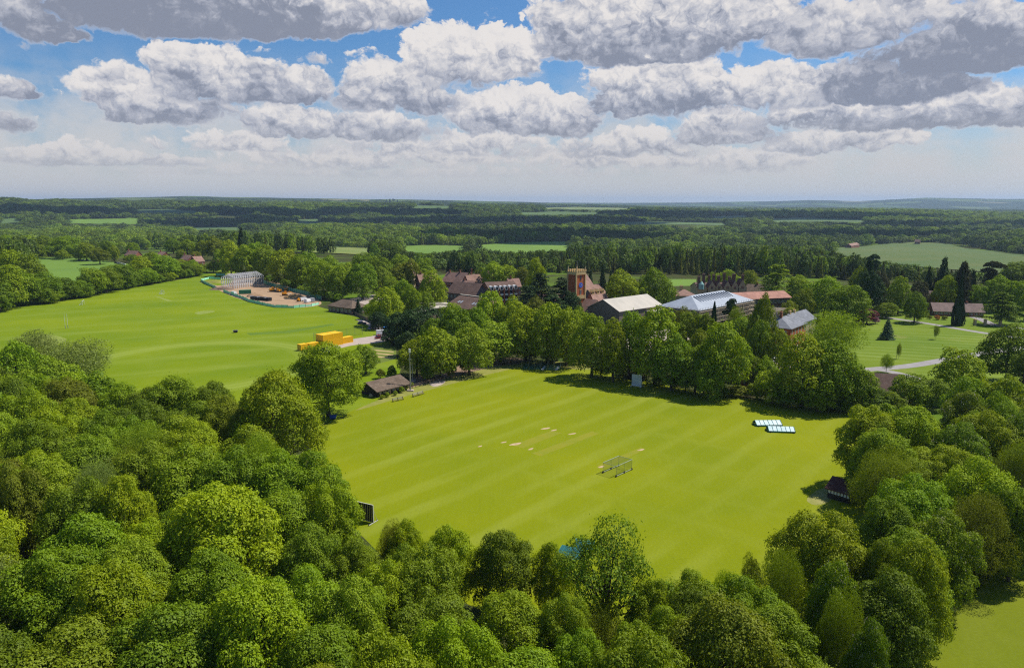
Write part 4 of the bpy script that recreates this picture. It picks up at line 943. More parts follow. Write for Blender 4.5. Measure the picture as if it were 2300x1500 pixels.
polyc = [[(800, 500), (1300, 505), (1250, 526), (1050, 530), (860, 515)], [(985, 572), (1060, 568), (1200, 580), (1300, 572), (1400, 590), (1500, 580), (1620, 605), (1700, 600), (1700, 645), (985, 645)], [(1750, 600), (2300, 620), (2300, 690), (1750, 680)]]
fpoly = [f_[0] for f_ in FIELDS]
r = 640.0
while r < 7200:
    s = min(max(r / 95, 8.5), 26)
    a = -0.74
    while a < 0.74:
        rr = r + wr.uniform(-.5, .5) * s; aa = a + wr.uniform(-.5, .5) * s / r
        a += s / r
        x, y = rr * math.sin(aa), rr * math.cos(aa)
        z = hz1(x, y) if True else 0
        h = wr.uniform(10, 21) * (1 + .25 * math.sin(x / 47 + y / 61)); 
        px, py, zc = proj(x, y, z); _, pt, _ = proj(x, y, z + h)
        if py > low_limit(px): continue
        if any(inpoly(px, yy_, pl) for pl in fpoly for yy_ in (py, .5 * (py + pt), .8 * pt + .2 * py)): continue
        # open country: leave irregular clearings between the woods
        clr = math.sin(x / 190 + 1.3) * math.cos(y / 240 + .4) + .6 * math.sin(x / 83 - y / 131)
        if r > 1500 and clr > 1.12: continue
        u = wr.random()
        k = 'dark' if u < .48 else 'mid' if u < .9 else 'bright'
        if any(inpoly(px, py, pl) for pl in polyb): k = 'bright' if wr.random() < .65 else 'mid'
        if any(inpoly(px, py, pl) for pl in polyc): k = 'con' if wr.random() < .55 else ('mid' if wr.random() < .3 else 'dark')
        elif wr.random() < .06: k = 'con'
        w = s * wr.uniform(1.05, 1.5) if k != 'con' else s * wr.uniform(.7, .9)
        if k == 'con': h *= wr.uniform(.6, 1.0); w *= .8
        WOOD[k].append((x, y, z - .3, w, h))
    r += s * .86
print('wood', {k: len(v) for k, v in WOOD.items()})
SRC = {}
for k, m_, kd in (('bright', bright_far, 'dome'), ('mid', mid_far, 'dome'), ('dark', dark_far, 'dome'), ('con', con_far, 'con')):
    SRC[k] = lowcrown('far_' + k, kd, 300 + len(k), 420 if k != 'con' else 340, .13, m_)
def wood_object(k, pts, label, word):
    pts = np.array(pts); n = len(pts)
    me = bpy.data.meshes.new('woodland'); me.vertices.add(n); me.vertices.foreach_set('co', pts[:, :3].astype(np.float32).ravel())
    at = me.attributes.new('tscale', 'FLOAT_VECTOR', 'POINT'); at.data.foreach_set('vector', pts[:, [3, 3, 4]].astype(np.float32).ravel())
    at = me.attributes.new('trot', 'FLOAT_VECTOR', 'POINT'); rt = np.zeros((n, 3), np.float32); rt[:, 2] = wr.uniform(0, 6.28, n); at.data.foreach_set('vector', rt.ravel())
    o = tag(link('woodland', me), label, 'woodland', kind='stuff')
    # the first tree of each sort stands in the wood as a mesh of its own and is the source of the others
    x, y, z, w, h = pts[0]
    src = link('crown', SRC[k], None); src.location = (x, y, z); src.scale = (w, w, h)
    src.name = word; tag(src, label.replace('far woods of', 'single tree standing with the far woods of'), 'tree', kind='stuff')
    g = bpy.data.node_groups.new('scatter ' + k, 'GeometryNodeTree')
    g.interface.new_socket('Geometry', in_out='INPUT', socket_type='NodeSocketGeometry'); g.interface.new_socket('Geometry', in_out='OUTPUT', socket_type='NodeSocketGeometry')
    gi = g.nodes.new('NodeGroupInput'); go = g.nodes.new('NodeGroupOutput'); ip = g.nodes.new('GeometryNodeInstanceOnPoints')
    ob = g.nodes.new('GeometryNodeObjectInfo'); ob.inputs[0].default_value = src; ob.inputs[1].default_value = True
    a1 = g.nodes.new('GeometryNodeInputNamedAttribute'); a1.data_type = 'FLOAT_VECTOR'; a1.inputs[0].default_value = 'tscale'
    a2 = g.nodes.new('GeometryNodeInputNamedAttribute'); a2.data_type = 'FLOAT_VECTOR'; a2.inputs[0].default_value = 'trot'
    g.links.new(gi.outputs[0], ip.inputs['Points']); g.links.new(ob.outputs['Geometry'], ip.inputs['Instance'])
    g.links.new(a2.outputs[0], ip.inputs['Rotation']); g.links.new(a1.outputs[0], ip.inputs['Scale']); g.links.new(ip.outputs[0], go.inputs[0])
    md = o.modifiers.new('scatter', 'NODES'); md.node_group = g
for k, l_, wd in (('bright', 'far woods of broadleaf crowns coloured brighter for the sunlit patches', 'broadleaf_tree'), ('mid', 'far woods of mid green broadleaf crowns across the valley', 'broadleaf_tree'),
              ('dark', 'far woods of dark green broadleaf crowns up to the skyline', 'broadleaf_tree'), ('con', 'far woods of brownish pointed conifers behind the school', 'conifer_tree')):
    wood_object(k, WOOD[k], l_, wd)
# ---------------------------------------------------------------- buildings
brick = tile_mat('red brick', (0.36, 0.13, 0.07), (0.27, 0.10, 0.06), 0.35)
brickd = tile_mat('dark brick', (0.24, 0.13, 0.09), (0.17, 0.10, 0.07), 0.35)
brickp = tile_mat('orange brick', (0.56, 0.15, 0.045), (0.44, 0.12, 0.04), 0.35)
tiler = tile_mat('pink clay tiles', (0.38, 0.22, 0.17), (0.28, 0.16, 0.12), 0.4)
tiled = tile_mat('dark clay tiles', (0.17, 0.10, 0.075), (0.12, 0.07, 0.055), 0.4)
tileb = tile_mat('brown shingles', (0.20, 0.14, 0.10), (0.13, 0.09, 0.06), 0.45)
slate = tile_mat('grey slate', (0.26, 0.27, 0.30), (0.18, 0.19, 0.22), 0.45)
stone = mat('honey stone', (0.46, 0.36, 0.20), (0.32, 0.25, 0.15), 0.6)
cream = mat('cream stone trim', (0.62, 0.44, 0.20), (0.48, 0.34, 0.15), 0.8)
whitep = mat('white paint', (0.78, 0.78, 0.76), (0.64, 0.64, 0.62), 1.5, 0.5)
offw = mat('pale sheet roof', (0.48, 0.43, 0.36), (0.36, 0.33, 0.28), 0.22, 0.6, stretch=(1, .15, 1))
greysh = mat('blue grey sheeting', (0.34, 0.37, 0.42), (0.26, 0.29, 0.34), 0.3, 0.5)
beige = mat('taupe cladding', (0.24, 0.19, 0.14), (0.18, 0.145, 0.11), 0.5)
timber = mat('dark stained timber', (0.055, 0.040, 0.030), (0.030, 0.024, 0.018), 1.2)
timberm = mat('weathered timber', (0.24, 0.17, 0.11), (0.14, 0.10, 0.07), 1.2)
glass = mat('dark window glass', (0.03, 0.035, 0.045), (0.05, 0.055, 0.07), 0.7, 0.12, spec=0.6)
steel = mat('galvanised steel', (0.42, 0.42, 0.44), (0.28, 0.28, 0.30), 1.5, 0.45, 0.6)
black = mat('black paint', (0.02, 0.02, 0.022), (0.035, 0.035, 0.035), 1.2, 0.5)
rubber = mat('rubber', (0.025, 0.025, 0.025), (0.04, 0.04, 0.04), 2.0, 0.8)
WINM = {}
def win_mesh(w, h, axis, frame):
    key = (w, h, axis, frame.name)
    if key not in WINM:
        mb = MB(); f = .09
        def bx(a0, a1, z0, z1, d0, d1):
            if axis == 'x': mb.box(a0, a1, d0, d1, z0, z1)
            else: mb.box(d0, d1, a0, a1, z0, z1)
        bx(-w / 2, w / 2, 0, f, -.06, .06); bx(-w / 2, w / 2, h - f, h, -.06, .06)
        bx(-w / 2, -w / 2 + f, f, h - f, -.06, .06); bx(w / 2 - f, w / 2, f, h - f, -.06, .06); bx(-f / 2, f / 2, f, h - f, -.05, .05)
        nf = len(mb.f); bx(-w / 2 + f, w / 2 - f, f, h - f, -.03, .03)
        me_ = mb.mesh('window', [frame, glass])
        for p_ in me_.polygons:
            if p_.index >= nf: p_.material_index = 1
        WINM[key] = me_
    return WINM[key]
def frame2(p0, p1):
    a = P(*p0) if p0[1] > 600 else PT(*p0); b = P(*p1) if p1[1] > 600 else PT(*p1)
    d = b - a
    return a, math.atan2(d.y, d.x), math.hypot(d.x, d.y)
def roof_into(mb, kind, L_, W, H, RH, e, th=.22):
    if kind == 'x':
        dz = e * RH / (W / 2)
        mb.slab([(-e, -e, H - dz), (L_ + e, -e, H - dz), (L_ + e, W / 2, H + RH), (-e, W / 2, H + RH)], th)
        mb.slab([(L_ + e, W + e, H - dz), (-e, W + e, H - dz), (-e, W / 2 + .02, H + RH - .004), (L_ + e, W / 2 + .02, H + RH - .004)], th)
    elif kind == 'y':
        dz = e * RH / (L_ / 2)
        mb.slab([(-e, W + e, H - dz), (-e, -e, H - dz), (L_ / 2, -e, H + RH), (L_ / 2, W + e, H + RH)], th)
        mb.slab([(L_ + e, -e, H - dz), (L_ + e, W + e, H - dz), (L_ / 2 + .02, W + e, H + RH - .004), (L_ / 2 + .02, -e, H + RH - .004)], th)
    elif kind == 'hip':
        m_ = min(L_, W) / 2
        if L_ >= W: r0, r1 = (m_, W / 2, H + RH), (L_ - m_, W / 2, H + RH)
        else: r0, r1 = (L_ / 2, m_, H + RH), (L_ / 2, W - m_, H + RH)
        c = [(-e, -e, H), (L_ + e, -e, H), (L_ + e, W + e, H), (-e, W + e, H)]
        if L_ >= W: fs = [[c[0], c[1], r1, r0], [c[1], c[2], r1], [c[2], c[3], r0, r1], [c[3], c[0], r0]]
        else: fs = [[c[0], c[1], r0], [c[1], c[2], r1, r0], [c[2], c[3], r1], [c[3], c[0], r0, r1]]
        vs = c + [r0, r1]; low = [(x, y, H - th) for x, y, _ in c]
        mb.add(vs + low, [tuple(vs.index(p_) for p_ in f) for f in fs] + [(6, 7, 1, 0), (7, 8, 2, 1), (8, 9, 3, 2), (9, 6, 0, 3), (9, 8, 7, 6)])
    elif kind == 'mono':
        mb.slab([(-e, -e, H), (L_ + e, -e, H), (L_ + e, W + e, H + RH), (-e, W + e, H + RH)], th)
    else:
        mb.box(-e, L_ + e, -e, W + e, H, H + .35)
def building(name, label, cat, p0, p1, W, H, RH, wm, rm, roof='x', e=.5, wins=None, chim=(), group=None, frame=None, door=None, L_=None, dz=0):
    a, ang, ln = frame2(p0, p1)
    if L_ is None: L_ = ln
    rt = empty(name, (a.x, a.y, a.z + dz - .02), ang); tag(rt, label, cat, group)
    mb = MB(); mb.box(0, L_, 0, W, -1.5, H - .02)
    if roof == 'x': mb.prism(.02, L_ - .02, .0, W, H - .02, H + RH - .15, 'x')
    if roof == 'y': mb.prism(0, L_, .02, W - .02, H - .02, H + RH - .15, 'y')
    mb.build('wall', wm, rt)
    rb = MB(); roof_into(rb, roof, L_, W, H, RH, e); ro = rb.build('roof', rm, rt)
    for (cx, cy_, cw, ch) in chim:
        c = MB(); c.box(cx - cw / 2, cx + cw / 2, cy_ - .45, cy_ + .45, H - .5, H + RH + ch)
        c.box(cx - cw / 2 - .1, cx + cw / 2 + .1, cy_ - .55, cy_ + .55, H + RH + ch, H + RH + ch + .18)
        for q_ in (-.3, .3): c.tube((cx + q_ * cw, cy_, H + RH + ch + .18), (cx + q_ * cw, cy_, H + RH + ch + .7), .15, .12)
        c.build('chimney', brick if wm is not stone else cream, ro)
    if wins:
        nf, ns, st, ww, wh, z0 = wins          # front count, side count, storeys, size, sill
        fr_ = frame or whitep
        for k in range(st):
            zz = z0 + k * (H - z0 + .6) / st
            for i in range(nf):
                w_ = link('window', win_mesh(ww, wh, 'x', fr_), rt); w_.location = ((i + .5) * L_ / nf, -.02, zz)
            for i in range(ns):
                for xx in (-.02, L_ + .02):
                    w_ = link('window', win_mesh(ww, wh, 'y', fr_), rt); w_.location = (xx, (i + .5) * W / ns, zz)
    if door:
        d_ = MB(); d_.box(door - .55, door + .55, -.05, .05, 0, 2.15); d_.build('door', timber, rt)
    return rt

# pavilion
pv = building('pavilion', 'low dark timber pavilion with broad brown shingled roof beside the cricket field', 'pavilion', (848, 892), (914, 875), 8.5, 2.5, 1.7, timber, tileb, 'x', 1.1, None, (), door=6.5)
for i in range(7):
    w_ = link('window', win_mesh(1.0, 1.1, 'x', whitep), pv); w_.location = (1.2 + i * 1.75, -.03, .9)
    m_ = MB(); m_.box(-.07, .07, -.07, .07, 0, 2.2); o_ = m_.build('veranda_post', timberm, pv); o_.location = (.3 + i * 2.0, -.95, 0)
# timber hut on the right
ht = building('timber_hut', 'half timbered hut with dark red roof and white panels right of the cricket field', 'hut', (1858, 1117), (1904, 1131), 5.0, 2.4, 1.5, timber, tile_mat('dark red tiles', (0.13, 0.045, 0.035), (0.09, 0.035, 0.03), .3), 'x', .45, None, ())
a_, g_, l_ = frame2((1858, 1117), (1904, 1131))
for i in range(7):
    m_ = MB(); m_.box(-.21, .21, -.05, .03, 1.15, 2.15); o_ = m_.build('wall_panel', whitep, ht); o_.location = (.38 + i * .62, -.03, 0)
building('lodge', 'small red brick lodge with hipped roof behind the hedge at the cricket field corner', 'lodge', (1664, 868), (1694, 872), 6.5, 4.2, 2.8, brick, tiler, 'hip', .5, (2, 2, 1, 1.0, 1.5, 1.2), ((1, 3, .7, .5),))
building('barn', 'low barn with dark red brown roof among trees below the striped lawn', 'barn', (1955, 893), (2032, 897), 9, 2.6, 4.2, brickd, tiled, 'x', .5, (5, 1, 1, 1, 1, 1.0))
# tower
tw = empty('clock_tower', (*P(1293, 722)[:2], 0), math.radians(38)); tag(tw, 'tall orange brick clock tower with cream corners and blue clock face', 'clock tower')
S_, HT = 6.0, 25.6
m_ = MB(); m_.box(0, S_, 0, S_, 0, HT - 2.4); m_.build('wall', brickp, tw)
m_ = MB()
for x_ in (0, S_):
    for y_ in (0, S_): m_.box(x_ - .3, x_ + .3, y_ - .3, y_ + .3, 0, HT - .2)
m_.box(-.32, S_ + .32, -.32, S_ + .32, HT - 2.4, HT - .9); m_.box(-.25, S_ + .25, -.25, S_ + .25, 11.2, 12.9)
m_.build('stone_trim', cream, tw)
m_ = MB()
for i in range(5):
    for (x_, y_) in ((i * 1.5, -.1), (i * 1.5, S_ + .1), (-.1, i * 1.5), (S_ + .1, i * 1.5)): m_.box(x_ - .4, x_ + .4, y_ - .32, y_ + .32, HT - .88, HT + .1)
m_.build('battlement', cream, tw)
for (x_, y_) in ((0, 0), (S_, 0), (0, S_), (S_, S_)):
    m_ = MB(); m_.tube((x_, y_, HT), (x_, y_, HT + 1.8), .38, .06, 8); m_.build('pinnacle', stone, tw)
m_ = MB(); m_.tube((S_, S_, HT), (S_, S_, HT + 4), .05, .03); m_.build('flagpole', whitep, tw)
for ax in (0,):
    def face(mb, z0, z1, w, d0=.05, d1=.12):
        if ax == 0: mb.box(S_ / 2 - w / 2, S_ / 2 + w / 2, -d1, -d0 + .1, z0, z1)
        else: mb.box(-d1, -d0 + .1, S_ / 2 - w / 2, S_ / 2 + w / 2, z0, z1)
    n_ = Vector((0, -1, 0)) if ax == 0 else Vector((-1, 0, 0)); c_ = Vector((S_ / 2, 0, 18.0)) if ax == 0 else Vector((0, S_ / 2, 18.0))
    m_ = MB(); m_.tube(c_, c_ + n_ * .18, 1.25, 1.25, 24); ck = m_.build('clock_face', mat('blue clock face', (0.05, 0.13, 0.55), (0.04, 0.10, 0.45), 2, .4), tw)
    m_ = MB(); m_.tube(c_ + n_ * .21, c_ + n_ * .21 + Vector((0, 0, .95)), .07, .04); m_.tube(c_ + n_ * .21, c_ + n_ * .21 + (Vector((.55, 0, .2)) if ax == 0 else Vector((0, .55, .2))), .08, .05); m_.build('clock_hand', mat('gilt', (.7, .5, .1), (.6, .4, .1), 2, .4, .5), ck)
    m_ = MB(); face(m_, 20.6, 22.6, .8); m_.build('window', glass, tw)
    m_ = MB(); face(m_, 13.4, 15.2, 1.0); face(m_, 15.2, 15.6, .6); m_.build('window', glass, tw)
    m_ = MB(); face(m_, 15.62, 15.9, 1.4); face(m_, 13.1, 13.38, 1.4); m_.build('window_surround', cream, tw)
# buildings round the tower
W3 = (3, 2, 2, 1.1, 1.5, 1.4)
building('school_chapel', 'steep pinkish tiled chapel roof just behind the clock tower', 'chapel', (1312, 690), (1338, 686), 16, 9.5, 8.5, brick, tiler, 'x', .6, (3, 2, 1, 1.2, 4, 2.5))
b_ = building('school_building', 'long pink roofed range with small dormers right of the clock tower', 'school building', (1317, 700), (1364, 693), 12, 7.5, 6, brick, tiler, 'x', .5, (6, 2, 2, 1.1, 1.5, 1.2), ((4, 6, 1, .8),))
for i in range(4):
    m_ = MB(); x_ = 3 + i * 4.0; m_.box(x_ - .9, x_ + .9, 1.2, 4, 8.1, 10.2); m_.prism(x_ - 1.1, x_ + 1.1, 1.0, 4.6, 10.2, 11.5, 'y'); m_.build('dormer', cream, b_)
building('school_building', 'school block with skylights in its tiled roof beside the pale hall roof', 'school building', (1333, 714), (1377, 705), 11, 5.5, 5.0, brick, tiler, 'x', .4, (5, 2, 1, 1.2, 1.6, 1.4))
building('school_building', 'steep dark tiled roof at the foot of the clock tower', 'school building', (1312, 716), (1336, 716), 13, 7, 6.5, brick, tileb, 'y', .4, (2, 3, 2, 1.2, 1.5, 1.2))
building('school_building', 'pink roofed wing left of the hall gable below the clock tower', 'school building', (1298, 722), (1322, 726), 11, 6, 5.2, mat('rendered wall', (.4, .35, .28), (.3, .26, .2), .5), tiler, 'x', .4, (3, 2, 2, 1.0, 1.3, 1.0))
hl = building('sports_hall', 'large sports hall with taupe gable wall and pale low pitched roof', 'sports hall', (1390, 736), (1486, 720), 20, 8.0, 4.6, beige, offw, 'x', .5, None)
for i in range(5):
    m_ = MB(); m_.box(-.06, .0, .15, 19.85, 1.2 + i * 1.5, 1.35 + i * 1.5); m_.build('cladding_rail', timberm, hl)
building('hall_annexe', 'flat roofed buff annexe at the far end of the sports hall', 'annexe', (1486, 732), (1530, 726), 14, 5.8, .3, mat('buff render', (.50, .34, .18), (.4, .28, .15), .4), offw, 'flat', .3, (4, 1, 1, 1.4, 1.4, 2.6))
# dormered boarding house left of the cedars
bh = building('boarding_house', 'three storey brick house with six arched white gables along its front', 'boarding house', (1100, 694), (1163, 690), 13, 11, 3.5, brick, tiled, 'x', .4, None)
a_, g_, L6 = frame2((1100, 694), (1163, 690))
for i in range(6):
    x_ = (i + .5) * L6 / 6; ww = L6 / 6 * .62
    m_ = MB(); m_.box(x_ - ww / 2, x_ + ww / 2, -.5, 4, 10.2, 11.9)
    for k in range(7):
        a0 = math.pi * k / 7; a1 = math.pi * (k + 1) / 7
        m_.add([(x_ + math.cos(a0) * ww / 2, -.5, 11.9 + math.sin(a0) * ww * .42), (x_ + math.cos(a1) * ww / 2, -.5, 11.9 + math.sin(a1) * ww * .42), (x_ + math.cos(a1) * ww / 2, 5, 11.9 + math.sin(a1) * ww * .42), (x_ + math.cos(a0) * ww / 2, 5, 11.9 + math.sin(a0) * ww * .42),
                (x_, -.5, 11.9), (x_, 5, 11.9)], [(0, 1, 2, 3), (0, 4, 1), (3, 2, 5)])
    g6 = m_.build('dormer', whitep, bh)
    m_ = MB(); m_.box(x_ - ww * .3, x_ + ww * .3, -.58, -.5, 10.5, 12.1); m_.build('window', glass, g6)
    m_ = MB(); m_.box(i * L6 / 6 - .3, i * L6 / 6 + .3, -.9, -.01, 0, 11.2); m_.build('brick_pier', brick, bh)
    for st_ in (1.0, 4.4, 7.4):
        m_ = MB(); m_.box(x_ - ww * .42, x_ + ww * .42, -.09, .02, st_ + .9, st_ + 2.5); m_.build('window', glass, bh)
        m_ = MB(); m_.box(x_ - ww * .5, x_ + ww * .5, -.75, -.02, st_, st_ + .85); m_.build('balcony', whitep if st_ > 4 else stone, bh)
building('boarding_house', 'long dark brown roofed wing left of the six arched gables', 'boarding house', (1003, 684), (1100, 695), 15, 7.5, 5.5, brickd, tiled, 'x', .5, (12, 2, 2, 1.1, 1.4, 1.2))
lw = building('school_building', 'lower brown roofed range with pale gutter walk and rooflights in front of the long wing', 'school building', (1000, 706), (1078, 718), 11, 4.5, 5, brickd, tiled, 'mono', .4, (8, 2, 1, 1.1, 1.3, 1.4))
m_ = MB(); m_.box(-.5, 27, 11.0, 12.2, 9.55, 9.75); m_.build('roof_walk', offw, lw)
for x_ in (5, 7, 16, 18):
    m_ = MB(); m_.slab([(x_, 4, 6.5), (x_ + 1.1, 4, 6.5), (x_ + 1.1, 6, 7.4), (x_, 6, 7.4)], .05); m_.build('skylight', greysh, lw)
building('link_building', 'small brick link with an arched gable before the boarding house', 'link building', (1108, 706), (1128, 704), 8, 4.5, 2.5, brick, cream, 'y', .3, (2, 1, 1, 1, 1.4, 1.2))
cr = empty('curved_roof_building', (*P(936, 722)[:2], 0), frame2((936, 722), (1034, 708))[1]); tag(cr, 'long low building with pale gently curved roof strips behind the dark yews', 'building')
LC = frame2((936, 722), (1034, 708))[2]
m_ = MB(); m_.box(0, LC, 0, 10, 0, 4); m_.build('wall', timberm, cr)
for (y0, z0) in ((-1, 4.2), (5, 5.4)):
    m_ = MB()
    for k in range(12):
        f0, f1 = k / 12, (k + 1) / 12; zz = lambda f: z0 + 1.5 * math.sin(math.pi * f)
        m_.add([(f0 * LC - .5, y0, zz(f0)), (f1 * LC - .5, y0, zz(f1)), (f1 * LC - .5, y0 + 5.8, zz(f1) + .5), (f0 * LC - .5, y0 + 5.8, zz(f0) + .5), (f0 * LC - .5, y0, zz(f0) - .3), (f1 * LC - .5, y0, zz(f1) - .3)], [(0, 1, 2, 3), (4, 5, 1, 0)])
    m_.build('roof', offw, cr)
# row of houses behind
for (lab, q0, q1, W, H, RH, kd) in (('pink tiled house half hidden behind the tall bright tree left of the school', (944, 654), (985, 652), 11, 6, 5, 'x'), ('pink tiled house with steep roof, second of the row behind the long dark wing', (993, 650), (1014, 652), 12, 6, 5.5, 'x'),
                                    ('pink tiled house with long sloping roof at the middle of the row', (1016, 652), (1038, 654), 12, 6, 6, 'x'), ('narrow pink roofed house at the right end of the row of gables', (1039, 654), (1054, 656), 12, 6, 5, 'y'),
                                    ('long hipped roof house beside the yellow shrub behind the school', (1052, 645), (1118, 645), 13, 5.5, 5.5, 'hip'), ('small pink tiled house between the dome trees and the dark cedars', (1146, 664), (1170, 663), 10, 6, 4.5, 'x'),
                                    ('low pink roofed wing just behind the long dark roof', (1030, 668), (1060, 670), 8, 7.5, 3, 'x'), ('red roofed range peeping through the cedars left of the tower', (1200, 700), (1270, 702), 10, 5, 4.5, 'x'),
                                    ('tall pale stone house with pointed roofs among copper trees on the left', (910, 645), (930, 645), 11, 9, 7, 'y')):
    building('house', lab, 'house', q0, q1, W, H, RH, stone if 'pale stone' in lab else brick, tiler, kd, .5, (4, 2, 2, 1.0, 1.3, 1.2), ((2, W / 2, .9, 1.0),))
# mansion
mn = building('mansion', 'large old stone mansion with many gables and chimneys above the scaffolded block', 'mansion', (1568, 684), (1672, 684), 20, 9, 3, stone, tiled, 'x', .3, (16, 3, 2, 1.2, 1.7, 1.4))
LM_ = frame2((1568, 684), (1672, 684))[2]
for i, (f, w_, h_) in enumerate(((.08, 4, 4), (.27, 4.5, 5), (.42, 4, 4.5), (.60, 4.5, 5), (.76, 4.5, 5.5), (.92, 5, 6.5))):
    m_ = MB(); m_.box(f * LM_ - w_ / 2, f * LM_ + w_ / 2, -1.6, 6, 0, 10); m_.prism(f * LM_ - w_ / 2, f * LM_ + w_ / 2, -1.6, 6, 10, 10 + h_ * .75, 'y'); g_ = m_.build('gable_bay', stone, mn)
    for z_ in (2, 5.5, 9.2):
        w2 = link('window', win_mesh(1.6, 1.9, 'x', cream), g_); w2.location = (f * LM_, -1.63, z_)
    m_ = MB(); e_ = .2
    m_.slab([(f * LM_ - w_ / 2 - e_, 6, 9.85), (f * LM_ - w_ / 2 - e_, -1.5, 9.85), (f * LM_, -1.5, 10 + h_ * .75 + .12), (f * LM_, 6, 10 + h_ * .75 + .12)], .1)
    m_.slab([(f * LM_ + w_ / 2 + e_, -1.5, 9.85), (f * LM_ + w_ / 2 + e_, 6, 9.85), (f * LM_ + .01, 6, 10 + h_ * .75 + .118), (f * LM_ + .01, -1.5, 10 + h_ * .75 + .118)], .1)
    m_.build('gable_roof', tiled, g_)
for i, f in enumerate((.03, .17, .33, .35, .50, .66, .69, .84, .86, .98)):
    m_ = MB(); x_ = f * LM_; y_ = 4 + (i % 3) * 4; m_.box(x_ - .7, x_ + .7, y_ - .6, y_ + .6, 9, 15.5 + (i % 2) * 1.2); m_.box(x_ - .85, x_ + .85, y_ - .75, y_ + .75, 15.5 + (i % 2) * 1.2, 15.9 + (i % 2) * 1.2)
    for q_ in (-.4, .4): m_.tube((x_ + q_, y_, 15.9 + (i % 2) * 1.2), (x_ + q_, y_, 16.9 + (i % 2) * 1.2), .2, .16)
    m_.build('chimney', brickd, mn)
m_ = MB(); m_.tube((1.2, -1, 9), (1.2, -1, 12), 1.6, 1.6, 12); m_.tube((1.2, -1, 12), (1.2, -1, 13.6), 1.5, .3, 12); m_.build('cupola', mat('verdigris copper', (.25, .45, .40), (.2, .36, .33), 1), mn)
building('mansion_wing', 'low stone wing with parapet and red roof at the left end of the mansion', 'wing', (1514, 690), (1566, 690), 12, 6.5, 3, stone, tiler, 'hip', .2, (9, 2, 1, 1.2, 2.2, 2.2), ((5, 6, 1.6, 2),))
building('stable_block', 'brown roofed outbuilding right of the mansion in front of the cedar', 'outbuilding', (1674, 672), (1712, 674), 10, 5, 4, brickd, tileb, 'x', .3, (5, 2, 1, 1, 1.2, 1.2), ((6, 5, 1, 1),))
rb = building('science_block', 'long block with shallow salmon tiled roof behind the scaffolded building', 'school building', (1646, 706), (1772, 700), 13, 8.2, 2.6, brickd, tile_mat('salmon tiles', (.50, .25, .18), (.40, .19, .14), .4), 'x', .9, (14, 2, 2, 1.8, 1.6, 1.6))
# scaffolded block
sb = building('scaffolded_block', 'big building wrapped in scaffolding with pale blue grey sheeted roof', 'building under works', (1566, 738), (1682, 712), 20, 8.8, 5.2, brickd, greysh, 'hip', 1.6, (12, 5, 3, 1.2, 1.5, 1.2))
LS = frame2((1566, 738), (1682, 712))[2]
for i in range(14):
    x_ = 10 + i * (LS - 20) / 13
    m_ = MB(); m_.slab([(x_ - .45, 4.2, 8.8 + 5.2 * .42 + .45), (x_ + .45, 4.2, 8.8 + 5.2 * .42 + .45), (x_ + .45, 8.6, 8.8 + 5.2 * .86 + .45), (x_ - .45, 8.6, 8.8 + 5.2 * .86 + .45)], .12); m_.build('rooflight', glass, sb)
scaf = mat('scaffold tube', (0.50, 0.42, 0.32), (0.35, 0.30, 0.24), 1.5, .6); board = mat('scaffold boards', (0.58, 0.46, 0.30), (0.42, 0.34, 0.24), 1, .8)
sf = empty('scaffolding', sb.location, sb.rotation_euler.z); tag(sf, 'timber decked scaffolding standing round the sheeted block', 'scaffolding')
for (ax, n_, ln_, off) in (('x', 22, LS, -2.0), ('y', 10, 20, -2.0), ('x', 22, LS, -.9), ('y', 10, 20, -.9)):
    m_ = MB()
    for i in range(n_ + 1):
        s_ = -2 + i * (ln_ + 4) / n_
        a3 = (s_, off, 0) if ax == 'x' else (off, s_, 0); m_.tube(a3, (a3[0], a3[1], 9.6), .07, .07, 5)
    for z_ in (2, 3, 4, 5, 6, 7, 8, 9):
        a3, b3 = ((-2, off, z_), (ln_ + 2, off, z_)) if ax == 'x' else ((off, -2, z_), (off, ln_ + 2, z_)); m_.tube(a3, b3, .06, .06, 5)
    m_.build('scaffold_frame', scaf, sf)
for z_ in (1.95, 3.95, 5.95, 7.95):
    m_ = MB(); m_.box(-2, LS + 2, -1.95, -.95, z_, z_ + .12); m_.build('scaffold_deck', board, sf)
    m_ = MB(); m_.box(-1.95, -.95, -.9, 22, z_, z_ + .12); m_.build('scaffold_deck', board, sf)
    m_ = MB(); m_.box(LS + 1, LS + 2, -.9, 22, z_, z_ + .12); m_.build('scaffold_deck', board, sf)
# slate roofed house
building('slate_roofed_house', 'red brick house with hipped slate roof and tall windows beside the feathery yellow tree', 'house', (1772, 802), (1806, 786), 12, 11.0, 3.2, brickp, slate, 'hip', .5, (5, 3, 3, .9, 1.8, 1.6), ((6, 6, 1, 2),))
building('slate_roofed_house', 'lower slate hipped wing to the left of the tall windowed brick house', 'house', (1722, 795), (1768, 800), 11, 10.0, 3, stone, slate, 'hip', .5, (5, 3, 3, .9, 1.6, 1.6))
building('slate_roofed_house', 'slate roofed range running back behind the brick house', 'house', (1790, 762), (1830, 748), 10, 7, 3.5, stone, slate, 'x', .4, (5, 2, 2, 1, 1.4, 1.4), ((3, 5, 1, 1), (8, 5, 1, 1)))
building('cottage', 'small cottage with buff tiled roof above the slate roofs', 'cottage', (1728, 740), (1762, 742), 9, 6, 4, cream, tile_mat('buff tiles', (.42, .34, .24), (.34, .27, .19), .4), 'x', .4, (3, 2, 1, 1, 1.3, 3.5))
